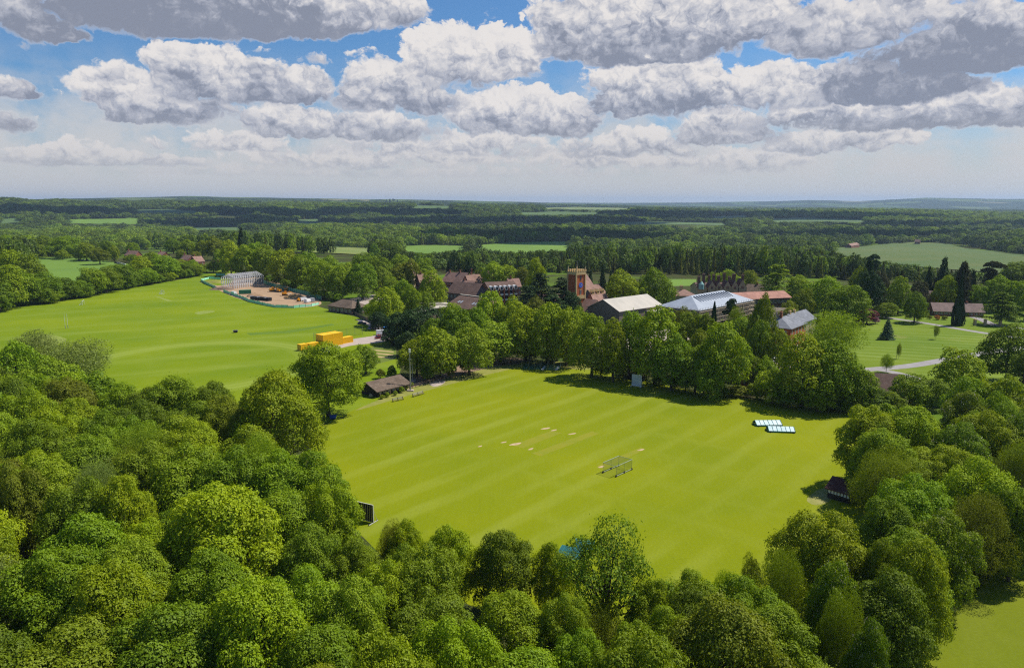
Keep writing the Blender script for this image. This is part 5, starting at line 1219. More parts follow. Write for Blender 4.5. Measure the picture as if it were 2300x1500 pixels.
# right hand bungalows
building('bungalow', 'long brown tiled bungalow behind the narrow cypress', 'bungalow', (2097, 709), (2209, 712), 9, 2.9, 3.6, brick, tile_mat('plum brown tiles', (.30, .20, .17), (.22, .15, .13), .4), 'x', .6, (10, 2, 1, 1.6, 1.2, .9), ((17, 5, .8, .6),))
gb = building('gabled_house', 'house with white bargeboards on its big brown gable roof right of the lawn trees', 'house', (2072, 698), (2110, 694), 13, 5.0, 5.6, brick, MATS['plum brown tiles'], 'y', .7, (3, 3, 1, 1.6, 1.5, 1.2))
LG = frame2((2072, 698), (2110, 694))[2]
m_ = MB()
for s_ in (1, -1):
    m_.slab([(LG / 2 - s_ * (LG / 2 + .8), -.78, 4.25), (LG / 2 - s_ * (LG / 2 + .8), -.70, 4.25), (LG / 2, -.70, 10.72), (LG / 2, -.78, 10.72)], .45)
m_.build('bargeboard', whitep, gb)
building('shed', 'low white roofed shed between the copper shrub and the tall pale lime tree', 'shed', (1962, 683), (1992, 682), 7, 2.6, .5, brickd, mat('white roofing sheet', (.62, .66, .70), (.5, .54, .6), .5, .5), 'mono', .3, None)
# site shed and yard
building('clubhouse', 'brown hipped roof clubhouse with pale windows beside the building site', 'clubhouse', (738, 699), (790, 706), 11, 3.2, 3.4, mat('brown boarding', (.20, .14, .10), (.14, .10, .07), .6), tileb, 'hip', .7, (6, 2, 1, 1.4, 1.4, .9), door=9)
building('shed', 'green roofed shed by the yard at the corner of the playing field', 'shed', (843, 727), (862, 726), 4, 2.3, .6, mat('green boarding', (.10, .22, .16), (.08, .17, .12), .8), mat('pale green roof', (.38, .50, .44), (.3, .42, .36), .5), 'mono', .2, None)
# houses by the small field on the left and far houses
for (lab, q0, q1, W, H, RH, kd, wm_) in (('red tiled house beside the parking area at the small left field', (280, 580), (304, 581), 9, 3.5, 4.5, 'x', brick), ('red brick house with tall chimneys behind the belt trees', (405, 592), (422, 594), 9, 4.5, 4, 'x', brick), ('second red brick house just right of the tall chimneys', (427, 596), (441, 597), 9, 4, 4.5, 'y', brick),
        ('small pink walled house near the far corner of the playing field', (478, 603), (492, 603), 9, 5, 4, 'x', mat('pink render', (.6, .36, .26), (.5, .3, .22), .5)), ('red roofed cottage half hidden by the belt trees', (352, 578), (366, 579), 8, 3, 3, 'x', brick)):
    building('house', lab, 'house', q0, q1, W, H, RH, wm_, tiler, kd, .4, (4, 2, 1, 1.2, 1.3, 1.0), ((2, 4, .9, 1.4),), 'houses on the left')
for (lab, q0, q1, W, H, RH, wm_, rm_) in (('large white house on the far left hillside', (64, 474), (79, 473), 20, 9, 6, whitep, slate), ('red roofed farmhouse near the skyline on the left', (498, 463), (512, 463), 20, 8, 7, stone, tiler), ('pale farmhouse between fields in the sunlit valley', (832, 552), (842, 552), 12, 6, 6, cream, tiler),
        ('dark red barn at the edge of the big far pasture', (2054, 549), (2066, 549), 14, 6, 5, brick, tiled), ('low red roofed farm at the left end of the big far pasture', (1912, 558), (1930, 557), 12, 5, 4, brick, tiler), ('long pale grey shed far off among the woods', (1386, 509), (1398, 509), 18, 6, 3, whitep, greysh),
        ('white house high among the trees on the far right ridge', (1934, 481), (1944, 481), 20, 9, 6, whitep, slate), ('pale house below the woods left of centre', (1226, 542), (1234, 542), 10, 6, 5, cream, tiler)):
    building('house', lab, 'house', q0, q1, W, H, RH, wm_, rm_, 'x', .4, (3, 2, 2, 1.4, 1.6, 1.2), (), 'farmhouses and houses far off in the country')
# ---------------------------------------------------------------- things on the fields
def at(name, px, py, rz, label, cat, group=None):
    p_ = P(px, py) if py > 600 else PT(px, py)
    return tag(empty(name, (p_.x, p_.y, p_.z), rz), label, cat, group)
def cylinder_part(name, a, b, r, m_, par, n=12): mb = MB(); mb.tube(a, b, r, r, n); return mb.build(name, m_, par)
# white sight screen
def screen(p0, p1, H, m_, label, lift=.35, fr=None):
    a, ang, L_ = frame2(p0, p1); rt = tag(empty('sight_screen', a, ang), label, 'sight screen')
    n = 9
    for i in range(n if m_ is black else 5):
        mb = MB()
        if m_ is black: mb.box(i * L_ / n + .03, (i + 1) * L_ / n - .03, -.03, .03, lift, H)
        else: mb.box(0.03, L_ - .03, -.03, .03, lift + i * (H - lift) / 5 + .02, lift + (i + 1) * (H - lift) / 5 - .02)
        mb.build('board', m_, rt)
    mb = MB()
    for x_ in (0, L_): mb.box(x_ - .06, x_ + .06, -.09, .09, .1, H + .05)
    mb.box(.06, L_ - .06, -.09, .09, H, H + .1); mb.box(.06, L_ - .06, -.09, .09, .18, .30)
    mb.build('frame', fr or m_, rt)
    for x_ in (0, L_):
        mb = MB(); mb.box(x_ - .07, x_ + .07, -1.3, 1.3, .08, .2); mb.tube((x_, 1.1, .2), (x_, .1, H * .7), .04); mb.build('skid', fr or steel, rt)
        for y_ in (-1.2, 1.2): cylinder_part('wheel', (x_ - .16, y_, .16), (x_ - .08, y_, .16), .16, rubber, rt)
    return rt
screen((1419.5, 867), (1440.5, 870), 3.9, mat('white boards', (.62, .66, .66), (.55, .58, .58), .8, .6), 'white sight screen at the far boundary of the cricket field', .3, whitep)
screen((802, 1166), (839, 1175), 3.5, black, 'black sight screen half hidden by trees at the near left boundary', .1, mat('pale rail', (.45, .45, .36), (.4, .4, .3), 1))
# batting cage
def thin_net(name, c=(.05, .09, .04)):
    m_, t = nodes(name); q = NT(t)
    d = q.n('ShaderNodeBsdfDiffuse'); d.inputs[0].default_value = (*c, 1); tr = q.n('ShaderNodeBsdfTransparent')
    geo = q.n('ShaderNodeTexCoord'); sx = q.n('ShaderNodeSeparateXYZ'); q.l(geo.outputs['Object'], sx.inputs[0])
    mx = q.n('ShaderNodeMixShader'); mx.inputs[0].default_value = .18; q.l(tr.outputs[0], mx.inputs[1]); q.l(d.outputs[0], mx.inputs[2])
    o = q.n('ShaderNodeOutputMaterial'); q.l(mx.outputs[0], o.inputs[0]); return m_
netm = thin_net('cricket netting')
a, ang, L_ = frame2((1384, 1071), (1419, 1055)); W_ = 3.5; Hc = 2.4
cg = tag(empty('batting_cage', a, ang), 'wheeled batting cage with pale frame and netting on the cricket field', 'batting cage')
pale = mat('pale painted tube', (.34, .38, .27), (.24, .28, .19), 2, .5)
for y_ in (0, W_):
    for nm, z_, r_ in (('top_rail', Hc, .075), ('base_rail', .22, .075)):
        mb = MB(); mb.tube((0, y_, z_), (L_, y_, z_), r_); mb.build(nm, pale, cg)
    for x_ in (0, L_ / 2, L_):
        mb = MB(); mb.tube((x_, y_, .2), (x_, y_, Hc), .035); mb.build('upright', pale, cg)
        cylinder_part('wheel', (x_, y_ - .12, .2), (x_, y_ + .12, .2), .22, rubber, cg)
for x_ in (0, L_):
    mb = MB(); mb.tube((x_, 0, Hc), (x_, W_, Hc), .045); mb.build('cross_rail', pale, cg)
for k_, pts_ in enumerate((((0, 0, .2), (L_, 0, .2), (L_, 0, Hc), (0, 0, Hc)), ((0, W_, .2), (L_, W_, .2), (L_, W_, Hc), (0, W_, Hc)), ((0, 0, Hc + .01), (L_, 0, Hc + .01), (L_, W_, Hc + .01), (0, W_, Hc + .01)), ((L_, 0, .2), (L_, W_, .2), (L_, W_, Hc), (L_, 0, Hc)))):
    mb = MB(); mb.add(pts_, [(0, 1, 2, 3)]); mb.build('netting', netm, cg)
# pitch covers
cv1 = mat('translucent cover sheet', (.62, .72, .72), (.45, .62, .62), .9, .35); cv2 = mat('teal cover rib', (.03, .16, .16), (.04, .20, .19), 1, .4)
def cover(p0, p1, W, label, sheetm, group):
    a, ang, L_ = frame2(p0, p1); rt = tag(empty('pitch_cover', a, ang), label, 'pitch cover', group); n = 6
    for i in range(n):
        mb = MB(); x0, x1 = i * L_ / n + .04, (i + 1) * L_ / n - .04
        mb.slab([(x0, 0, .45), (x1, 0, .45), (x1, W * .55, 1.25), (x0, W * .55, 1.25)], .04)
        mb.slab([(x0, W * .55 + .02, 1.25), (x1, W * .55 + .02, 1.25), (x1, W, .45), (x0, W, .45)], .04); mb.build('cover_panel', sheetm, rt)
    for i in range(n + 1):
        mb = MB(); x_ = i * L_ / n; mb.tube((x_, 0, .46), (x_, W * .55, 1.28), .07); mb.tube((x_, W * .55, 1.28), (x_, W, .46), .07); mb.build('rib', cv2, rt)
    mb = MB(); mb.box(-.05, L_ + .05, -.06, .04, .12, .44); mb.box(-.05, L_ + .05, W - .04, W + .06, .12, .44); mb.box(-.1, .0, -.05, W, .12, .5); mb.box(L_, L_ + .1, -.05, W, .12, .5); mb.build('skirt', cv2, rt)
    for x_ in (.4, L_ - .4):
        for y_ in (-.15, W + .1): cylinder_part('wheel', (x_ - .08, y_, .2), (x_ + .08, y_, .2), .2, rubber, rt)
    return rt
cover((1700, 958), (1757, 957.5), 3.2, 'pale ribbed pitch cover nearest the far boundary, farther of the two', cv1, 'pitch covers')
cover((1727, 971), (1786, 973), 3.2, 'pale pitch cover with dark teal ribs, nearer of the two', cv1, 'pitch covers')
tl = mat('teal tarpaulin', (.02, .09, .10), (.04, .15, .15), .7, .9, 0.0, .1)
cover((1250, 1250), (1292, 1262), 3.6, 'teal pitch cover partly hidden behind the tree with dark limbs', tl, 'pitch covers')
cover((1290, 1236), (1330, 1240), 3.6, 'second teal pitch cover showing through the thin crown of the dark limbed tree', tl, 'pitch covers')
# benches
def bench(px, py, px2, py2, label):
    a, ang, L_ = frame2((px, py), (px2, py2)); rt = tag(empty('bench', a, ang), label, 'bench', 'benches by the boundary')
    for i in range(3):
        mb = MB(); mb.box(0, L_, i * .16, i * .16 + .12, .42, .47); mb.build('seat_board', timberm, rt)
    for i in range(2):
        mb = MB(); mb.box(0, L_, .50, .54, .62 + i * .2, .76 + i * .2); mb.build('backrest_board', mat('silvered wood', (.45, .42, .36), (.35, .32, .28), 2), rt)
    for x_ in (.1, L_ / 2, L_ - .1):
        for y_ in (.02, .46):
            mb = MB(); mb.box(x_ - .07, x_ + .07, y_, y_ + .09, 0, .98 if y_ > .3 else .42); mb.build('leg', black, rt)
bench(883, 903, 907, 898, 'left long dark bench on the grass before the pavilion')
bench(929, 892, 953, 885, 'right long dark bench on the grass below the floodlight mast')
# masts
def mast(px, py, H, r, label, heads=True):
    rt = at('floodlight_mast', px, py, 0, label, 'mast')
    mb = MB(); mb.box(-1.0, 1.0, -.8, .8, 0, .35); mb.build('base_slab', m_pave if heads else steel, rt)
    mb = MB(); mb.tube((0, 0, .35), (0, 0, H * .45), r * 1.5, r * 1.25, 8); mb.tube((0, 0, H * .45), (0, 0, H), r * 1.1, r * .6, 8); mb.build('pole', steel, rt)
    if heads:
        for a_ in (0, 2.1, 4.2):
            mb = MB(); mb.box(.12, .34, -.14, .14, H - 1.3, H - .1); o_ = mb.build('lamp_head', whitep, rt); o_.rotation_euler.z = a_
        mb = MB(); mb.box(-.5, .5, -.12, .12, H * .74, H * .74 + .12); mb.build('bracket', steel, rt)
mast(922, 878, 13.6, .16, 'tall pale floodlight mast on a white base in front of the pavilion end')
mast(927, 857, 7.2, .12, 'thin shorter pole standing just behind the floodlight mast', False)
# small fences
def fence(pts, label, H=1.1, step=2.2, m_=timberm, rails=2, panel=None, name='fence', jit=0):
    w_ = [P(*q_) for q_ in pts]; rt = tag(empty(name, w_[0]), label, 'fence'); o0 = w_[0]; fr_ = random.Random(3); k = 0
    for a, b in zip(w_[:-1], w_[1:]):
        d = b - a; n = max(1, round(d.length / step))
        for i in range(n + (b is w_[-1])):
            p_ = a + d * i / n - o0; mb = MB(); mb.box(p_.x - .08, p_.x + .08, p_.y - .08, p_.y + .08, 0, H); mb.build('post', m_, rt); k += 1
        if panel:
            for i in range(n):
                p_ = a + d * i / n - o0; q_ = a + d * (i + 1) / n - o0; u = (q_ - p_).normalized() * .08; nn = Vector((-u.y, u.x, 0)) * .3
                h1 = H - .08 - fr_.random() * jit
                mb = MB(); vs = [p_ + u - nn, q_ - u - nn, q_ - u + nn, p_ + u + nn]
                mb.add([(v.x, v.y, .05) for v in vs] + [(v.x, v.y, h1) for v in vs], [(3, 2, 1, 0), (4, 5, 6, 7), (0, 1, 5, 4), (1, 2, 6, 5), (2, 3, 7, 6), (3, 0, 4, 7)]); mb.build('panel', panel, rt)
        else:
            for r_ in range(rails):
                z_ = H * (.45 + .45 * r_); mb = MB(); p_ = a - o0; q_ = b - o0; mb.tube((p_.x, p_.y, z_), (q_.x, q_.y, z_), .05, .05, 5); mb.build('rail', m_, rt)
    return rt
fence([(926, 872), (958, 864), (990, 856), (1030, 847)], 'rustic pale post and rail fence right of the floodlight mast', 1.3, 1.6)
fence([(792, 704), (815, 716), (838, 728), (846, 733)], 'dark boarded fence from the clubhouse to the yard', 1.6, 2.6, timber, panel=timberm)
green1 = mat('green debris netting', (.05, .30, .17), (.03, .20, .11), 1.2, .7); green2 = mat('pale green netting', (.42, .85, .60), (.28, .66, .45), 1.0, .7)
fence([(451, 632), (462, 638), (478, 645), (487, 650)], 'green netted site fence at the far left corner of the building site', 2.0, 3.4, steel, panel=green2, name='site_fence', jit=.5)
fence([(502, 656), (522, 663), (545, 671), (560, 678), (590, 685)], 'green netted site fence along the near side of the building site', 2.0, 3.4, steel, panel=green2, name='site_fence', jit=.5)
fence([(590, 685), (620, 691), (660, 692), (700, 688), (716, 684)], 'green netted site fence round the near right corner of the building site', 1.8, 3.4, steel, panel=green2, name='site_fence', jit=.6)
fence([(452, 631), (470, 626), (495, 628)], 'green netted site fence behind the grass heap', 1.8, 3.4, steel, panel=green2, name='site_fence', jit=.5)
fence([(485, 619), (506, 619)], 'short far stretch of green site fence beside the steel frame', 1.8, 3.4, steel, panel=green2, name='site_fence', jit=.3)
fence([(592, 637), (620, 646), (655, 655), (690, 663), (722, 674)], 'dark green site hoarding against the trees behind the diggers', 2.6, 3.2, steel, panel=green1, name='site_hoarding', jit=.2)
# steel frame
steel_site = mat('bright galvanised steel', (.66, .66, .68), (.5, .5, .52), 1.5, .6)
a, ang, L_ = frame2((527, 648), (592, 640)); W_ = 12.5
fr = tag(empty('steel_frame', a, ang), 'unfinished galvanised steel building frame on the building site', 'steel frame')
for i in range(17):
    x_ = i * L_ / 16; mb = MB()
    for y_ in (0, W_): mb.box(x_ - .2, x_ + .2, y_ - .2, y_ + .2, 0, 7.2)
    mb.tube((x_, 0, 7.2), (x_, W_ / 2, 9.4), .17, .17, 4); mb.tube((x_, W_ / 2, 9.4), (x_, W_, 7.2), .17, .17, 4); mb.build('portal_frame', steel_site, fr)
for k, (y_, z_) in enumerate(((0, 7.3), (1.6, 7.9), (3.2, 8.5), (4.8, 9.0), (6.25, 9.55), (7.7, 9.0), (9.3, 8.5), (10.9, 7.9), (12.5, 7.3), (0, 2.2), (0, 4.4), (12.5, 2.2), (12.5, 4.4))):
    mb = MB(); mb.box(0, L_, y_ - .09, y_ + .09, z_, z_ + .16); mb.build('purlin', steel_site, fr)
for i in range(1, 7):
    mb = MB(); mb.box(-.1, .1, i * W_ / 7 - .08, i * W_ / 7 + .08, 0, 7.3 + 2.1 * (1 - abs(i / 3.5 - 1))); mb.build('end_post', steel_site, fr)
mb = MB(); mb.box(L_ * .62, L_ - .02, -.14, -.09, .6, 5.6); mb.build('wall_sheet', mat('buff sheeting', (.34, .30, .26), (.26, .23, .2), 1), fr)
# containers
yel = mat('yellow container paint', (.85, .50, .008), (.76, .43, .008), .5, .5); grn = mat('green container paint', (.03, .22, .11), (.02, .16, .08), .5, .5)
def container(loc, ang, L_, m_, label, group, Wd=2.44, Hh=2.55, name='shipping_container'):
    rt = tag(empty(name, loc, ang), label, 'container', group); mb = MB()
    mb.box(.06, L_ - .06, .04, Wd - .04, .05, Hh - .05)
    for i in range(int(L_ / .3)):
        for y_ in (.0, Wd - .05): mb.box(.1 + i * .3, .24 + i * .3, y_, y_ + .05, .15, Hh - .12)
    mb.build('body', m_, rt); mb = MB()
    for x_ in (0, L_ - .12):
        for y_ in (0 - .02, Wd - .10): mb.box(x_, x_ + .12, y_, y_ + .12, 0, Hh)
    for y_ in (-.01, Wd - .08): mb.box(.12, L_ - .12, y_, y_ + .09, Hh - .14, Hh); mb.box(.12, L_ - .12, y_, y_ + .09, 0, .14)
    mb.build('frame', m_, rt)
    for k in (0, 1):
        mb = MB(); mb.box(-.03, .05, .12 + k * (Wd / 2 - .1), Wd / 2 - .03 + k * (Wd / 2 - .1), .15, Hh - .16); d_ = mb.build('door', m_, rt)
        mb = MB(); mb.tube((-.06, .5 + k * 1.2, .2), (-.06, .5 + k * 1.2, Hh - .2), .025); mb.build('lock_rod', steel, d_)
    return rt
a, ang, L_ = frame2((727, 781), (771, 773)); ux = Vector((math.cos(ang), math.sin(ang), 0)); uy = Vector((-ux.y, ux.x, 0))
GC = 'yellow containers stacked beside the playing field'; CLn = L_ / 2 - .05
for (i, j, k, lb) in ((0, 0, 0, 'yellow container, left one of the bottom front layer of the high stack'), (1, 0, 0, 'yellow container, right one of the bottom front layer of the high stack'), (0, 0, 1, 'yellow container, left one of the top front layer of the high stack'), (1, 0, 1, 'yellow container, right one of the top front layer of the high stack'),
                      (0, 1, 0, 'yellow container hidden behind the left bottom one of the high stack'), (0, 1, 1, 'yellow container, left one of the top rear layer of the high stack'), (1, 1, 1, 'yellow container, right one of the top rear layer of the high stack'), (1, 1, 0, 'yellow container hidden behind the right bottom one of the high stack')):
    container(a + ux * i * (CLn + .08) + uy * j * 2.5 + Vector((0, 0, k * 2.58)), ang, CLn, yel, lb, GC)
container(a + ux * (2 * CLn + .3) + uy * .6, ang, 5.6, yel, 'single low yellow container at the right end of the stack', GC)
container(a - ux * 6.2 + uy * .8, ang, 5.9, yel, 'single low yellow container next to the left side of the high stack', GC)
container(a - ux * 9.9 + uy * 1.4, ang, 3.5, yel, 'leftmost low yellow container above the round tree', GC)
p_ = P(537, 661); container(p_, .35, 7.5, grn, 'dark green site container in front of the steel frame', None)
# construction machines
ym = mat('machine yellow', (.80, .36, .01), (.66, .28, .01), .9, .45)
def digger(px, py, rz, label, s=1.0, arm=1):
    rt = at('excavator', px, py, rz, label, 'excavator', 'yellow diggers on the building site'); rt.scale = (s, s, s)
    for y_ in (-1.2, .7):
        mb = MB(); mb.box(-1.5, 1.5, y_, y_ + .5, .12, .8); mb.tube((-1.5, y_, .45), (-1.5, y_ + .5, .45), .4, .4, 10); mb.tube((1.5, y_, .45), (1.5, y_ + .5, .45), .4, .4, 10); mb.build('track', rubber, rt)
    mb = MB(); mb.box(-1.9, 1.2, -1.15, 1.15, .95, 1.9); mb.box(-1.9, -.7, -1.1, 1.1, 1.9, 2.2); mb.build('body', ym, rt)
    mb = MB(); mb.box(-.3, 1.1, .15, 1.1, 1.9, 3.0); cb = mb.build('cab', ym, rt); mb = MB(); mb.box(-.2, 1.16, .22, 1.16, 2.2, 2.85); mb.build('window', glass, cb)
    mb = MB(); mb.tube((.9, -.2, 1.7), (2.9, -.2, 3.9 * arm), .26, .22, 6); mb.tube((2.9, -.2, 3.9 * arm), (4.9, -.2, 2.9 * arm), .22, .16, 6); mb.build('boom', ym, rt)
    mb = MB(); mb.tube((4.9, -.2, 2.9 * arm), (5.2, -.2, 1.0), .16, .12, 6); ar = mb.build('arm', ym, rt)
    mb = MB(); mb.add([(4.7, -.7, 1.1), (5.6, -.7, 1.1), (5.4, -.7, .3), (4.6, -.7, .4), (4.7, .3, 1.1), (5.6, .3, 1.1), (5.4, .3, .3), (4.6, .3, .4)], [(0, 1, 2, 3), (7, 6, 5, 4), (0, 4, 5, 1), (1, 5, 6, 2), (2, 6, 7, 3), (3, 7, 4, 0)]); mb.build('bucket', black, ar)
digger(612, 655, .5, 'yellow excavator nearest the steel frame, boom to the right', 1.0); digger(626, 656, 2.6, 'yellow excavator just right of the first, turned away', .9, .8); digger(640, 664, .2, 'orange yellow excavator in the middle of the bare earth', .95, .7); digger(642, 653, 3.6, 'yellow excavator close against the green hoarding', .8, .9)
digger(672, 677, 1.2, 'small yellow excavator beside the white vans', .7, .8)
def mound(px, py, w, d, h, m_, label, name='soil_heap', seed=0, cat='heap'):
    p_ = P(px, py); rg = np.random.default_rng(seed); mb = MB(); nr_, na = 7, 18
    vs = []; fs = []
    for i in range(nr_):
        f = i / (nr_ - 1)
        for j in range(na):
            an = 2 * math.pi * j / na; r_ = f * (1 + .2 * math.sin(an * 3 + seed) + .08 * rg.normal())
            vs.append((p_.x + math.cos(an) * r_ * w, p_.y + math.sin(an) * r_ * d, max(-.05, h * (1 - f * f) ** 1.2 + rg.normal() * .06 * h * (1 - f)) - (.05 if i == nr_ - 1 else 0)))
    for i in range(nr_ - 1):
        for j in range(na): fs.append((i * na + j, i * na + (j + 1) % na, (i + 1) * na + (j + 1) % na, (i + 1) * na + j))
    mb.add(vs, fs); tag(mb.build(name, m_, None, True), label, cat)
mound(572, 666, 6, 4, 2.4, m_dirt, 'brown soil heap behind the dark pipes on the building site', seed=1)
mound(660, 668, 7, 4, 2.2, mat('spoil', (.42, .26, .10), (.3, .18, .08), .5), 'orange brown soil heap left of the white vans', seed=2)
mound(500, 650, 8, 5, 1.8, mat('dark spoil', (.20, .13, .09), (.13, .09, .06), .5), 'dark soil heap behind the near fence on the left', seed=3)
mound(482, 634, 9, 8, 1.6, m_dry, 'low grassy heap inside the far left site fence', 'grass_heap', 4)
mound(600, 645, 3, 2, 1.0, m_dirt, 'small soil heap at the right end of the steel frame', seed=5)
for i in range(11):
    x_ = 566 + i * 4.0; y_ = 672.5 + .35 * i
    rt = at('skip_bin', x_, y_, .4 + .3 * (i % 3), 'black waste bin, ' + 'first second third fourth fifth sixth seventh eighth ninth tenth eleventh'.split()[i] + ' from left in the dark row behind the near site fence', 'waste bin', 'black bins in a row on the building site')
    mb = MB(); mb.add([(-.9, -.7, 0), (.9, -.7, 0), (.9, .7, 0), (-.9, .7, 0), (-1.1, -.85, 1.7), (1.1, -.85, 1.7), (1.1, .85, 1.7), (-1.1, .85, 1.7)], [(3, 2, 1, 0), (0, 1, 5, 4), (1, 2, 6, 5), (2, 3, 7, 6), (3, 0, 4, 7)]); mb.build('bin_body', black, rt)
    mb = MB(); mb.slab([(-1.15, -.9, 1.9), (1.15, -.9, 1.9), (1.15, .9, 2.1), (-1.15, .9, 2.1)], .1); mb.build('lid', black if i % 4 else steel, rt)
# vehicles
def car(px, py, rz, colr, label, kind='car', group=None):
    rt = at('parked_' + kind, px, py, rz, label, kind, group)
    pm = mat('paint ' + '%.2f %.2f %.2f' % colr, colr, tuple(c * .9 for c in colr), 1, .3, 0, .5)
    L2, Wd, H1, H2 = (2.15, .88, .80, 1.45) if kind == 'car' else (2.6, 1.0, 1.0, 2.2)
    mb = MB(); mb.add([(x_, y_, z_) for y_ in (-Wd, Wd) for (x_, z_) in ((-L2, .3), (L2, .3), (L2, .62), (L2 * .92, H1), (-L2 * .95, H1), (-L2, .7))],
                      [(0, 1, 2, 3, 4, 5), (11, 10, 9, 8, 7, 6), (0, 6, 7, 1), (1, 7, 8, 2), (2, 8, 9, 3), (3, 9, 10, 4), (4, 10, 11, 5), (5, 11, 6, 0)]); mb.build('body', pm, rt)
    x0, x1, x2, x3 = (-L2 * .85, L2 * .42, L2 * .1, -L2 * .62) if kind == 'car' else (-L2 * .97, L2 * .66, L2 * .45, -L2 * .95)
    mb = MB(); w2 = Wd * .82; mb.add([(x0, -Wd + .03, H1), (x1, -Wd + .03, H1), (x2, -w2, H2), (x3, -w2, H2), (x0, Wd - .03, H1), (x1, Wd - .03, H1), (x2, w2, H2), (x3, w2, H2)], [(0, 1, 2, 3), (7, 6, 5, 4), (0, 4, 5, 1), (1, 5, 6, 2), (3, 7, 4, 0)]); mb.build('windows', glass if kind == 'car' else pm, rt)
    mb = MB(); mb.box(min(x2, x3), max(x2, x3), -w2, w2, H2 + .003, H2 + .05); mb.build('roof', pm, rt)
    for x_ in (-L2 * .62, L2 * .62):
        for y_ in (-Wd - .02, Wd - .18): cylinder_part('wheel', (x_, y_, .32), (x_, y_ + .2, .32), .32, rubber, rt, 10)
    return rt
blk, wht, blu, red, slv = (.02, .02, .025), (.75, .75, .75), (.05, .20, .55), (.30, .03, .03), (.35, .36, .38)
GP = 'cars parked by the small field on the left'
for (x_, y_, r_, c_, lb) in ((180, 585, .2, blk, 'leftmost black car parked by the small left field'), (188, 586, .3, slv, 'silver car between two black cars by the small left field'), (197, 586, .1, blk, 'black car next to the silver car by the small left field'), (206, 587, .2, wht, 'white car in the left parked group by the small field'), (214, 588, .1, blk, 'black car at the right end of the left parked group'),
                             (262, 592, .2, blk, 'dark car parked left of two white cars near the red tiled house'), (269, 593, .2, wht, 'white car between the dark car and the house drive'), (277, 595, .2, wht, 'rightmost white car near the red tiled house')):
    car(x_, y_, r_, c_, lb, 'car', GP)
car(866, 745, 1.9, blu, 'blue roofed van parked in the yard beside the dark yews', 'van'); car(858, 752, .3, wht, 'white van parked in the yard below the blue one', 'van'); car(853, 760, .6, red, 'dark red car at the edge of the paved yard', 'car'); car(864, 762, 1.2, slv, 'silver car in the shade of the yews', 'car')
car(836, 739, 1.0, (.35, .30, .45), 'small mauve car at the bend of the yard track', 'car'); car(813, 728, .3, (.03, .04, .10), 'dark tractor like vehicle on the grass by the yard track', 'car')
car(683, 676, .8, wht, 'white van left of two on the building site', 'van'); car(692, 679, 1.2, wht, 'white van right of two on the building site', 'van'); car(524, 662, 2.5, wht, 'white pickup behind the near site fence', 'van'); car(701, 677, 2.2, slv, 'silver van at the far right corner of the building site', 'van')
car(1742, 812, 1.0, wht, 'white car in the courtyard below the slate roofed houses', 'car'); car(1756, 820, 1.2, blu, 'blue car in the courtyard below the slate roofed houses', 'car'); car(1532, 748, .2, red, 'red car in the yard right of the sports hall', 'car'); car(1545, 751, .2, wht, 'white car in the yard right of the sports hall', 'car')
# goals
def goal(px, py, rz, label, W=5, H=2.3):
    rt = at('goal', px, py, rz, label, 'goal', 'small goals on the playing field')
    mb = MB(); mb.tube((-W / 2, 0, 0), (-W / 2, 0, H), .09); mb.tube((W / 2, 0, 0), (W / 2, 0, H), .09); mb.tube((-W / 2, 0, H), (W / 2, 0, H), .09); mb.build('goal_frame', whitep, rt)
    mb = MB()
    for s_ in (-1, 1): mb.tube((s_ * W / 2, 0, H), (s_ * W / 2, 1.8, .05), .06); mb.tube((s_ * W / 2, 0, .05), (s_ * W / 2, 1.8, .05), .06)
    mb.tube((-W / 2, 1.8, .05), (W / 2, 1.8, .05), .06); mb.build('rear_frame', whitep, rt)
    mb = MB(); mb.add([(-W / 2, 0, H), (W / 2, 0, H), (W / 2, 1.8, .06), (-W / 2, 1.8, .06)], [(0, 1, 2, 3)]); mb.build('net', thin_net('goal net', (.6, .6, .6)), rt)
goal(187, 684, 1.9, 'white goal on the left part of the playing field'); goal(366, 660, 2.3, 'white goal lying back near the far edge of the playing field')
for (x_, lb) in ((147, 'left faint white rugby post on the playing field'), (153, 'right faint white rugby post on the playing field')):
    rt = at('rugby_post', x_, 738, 0, lb, 'post', 'rugby posts'); cylinder_part('pole', (0, 0, 0), (0, 0, 7), .055, whitep, rt, 6); cylinder_part('pad', (0, 0, 0), (0, 0, 1.6), .14, steel, rt, 6)
rt = at('roller', 529, 747, .4, 'dark field roller left standing on the playing field', 'roller'); cylinder_part('drum', (-.9, 0, .6), (.9, 0, .6), .6, black, rt, 14); mb = MB(); mb.tube((-1, 0, .6), (-1, 1.8, .9), .06); mb.tube((1, 0, .6), (1, 1.8, .9), .06); mb.tube((-1, 1.8, .9), (1, 1.8, .9), .06); mb.build('handle', steel, rt)
rt = at('roller', 748, 941, .2, 'blue covered roller in the shade under the big round tree', 'roller'); cylinder_part('drum', (-.8, 0, .6), (.8, 0, .6), .6, mat('blue tarp', (.02, .06, .30), (.03, .08, .36), 1), rt, 12); mb = MB(); mb.tube((-.9, 0, .6), (-.9, 1.5, .8), .05); mb.tube((.9, 0, .6), (.9, 1.5, .8), .05); mb.build('handle', steel, rt)
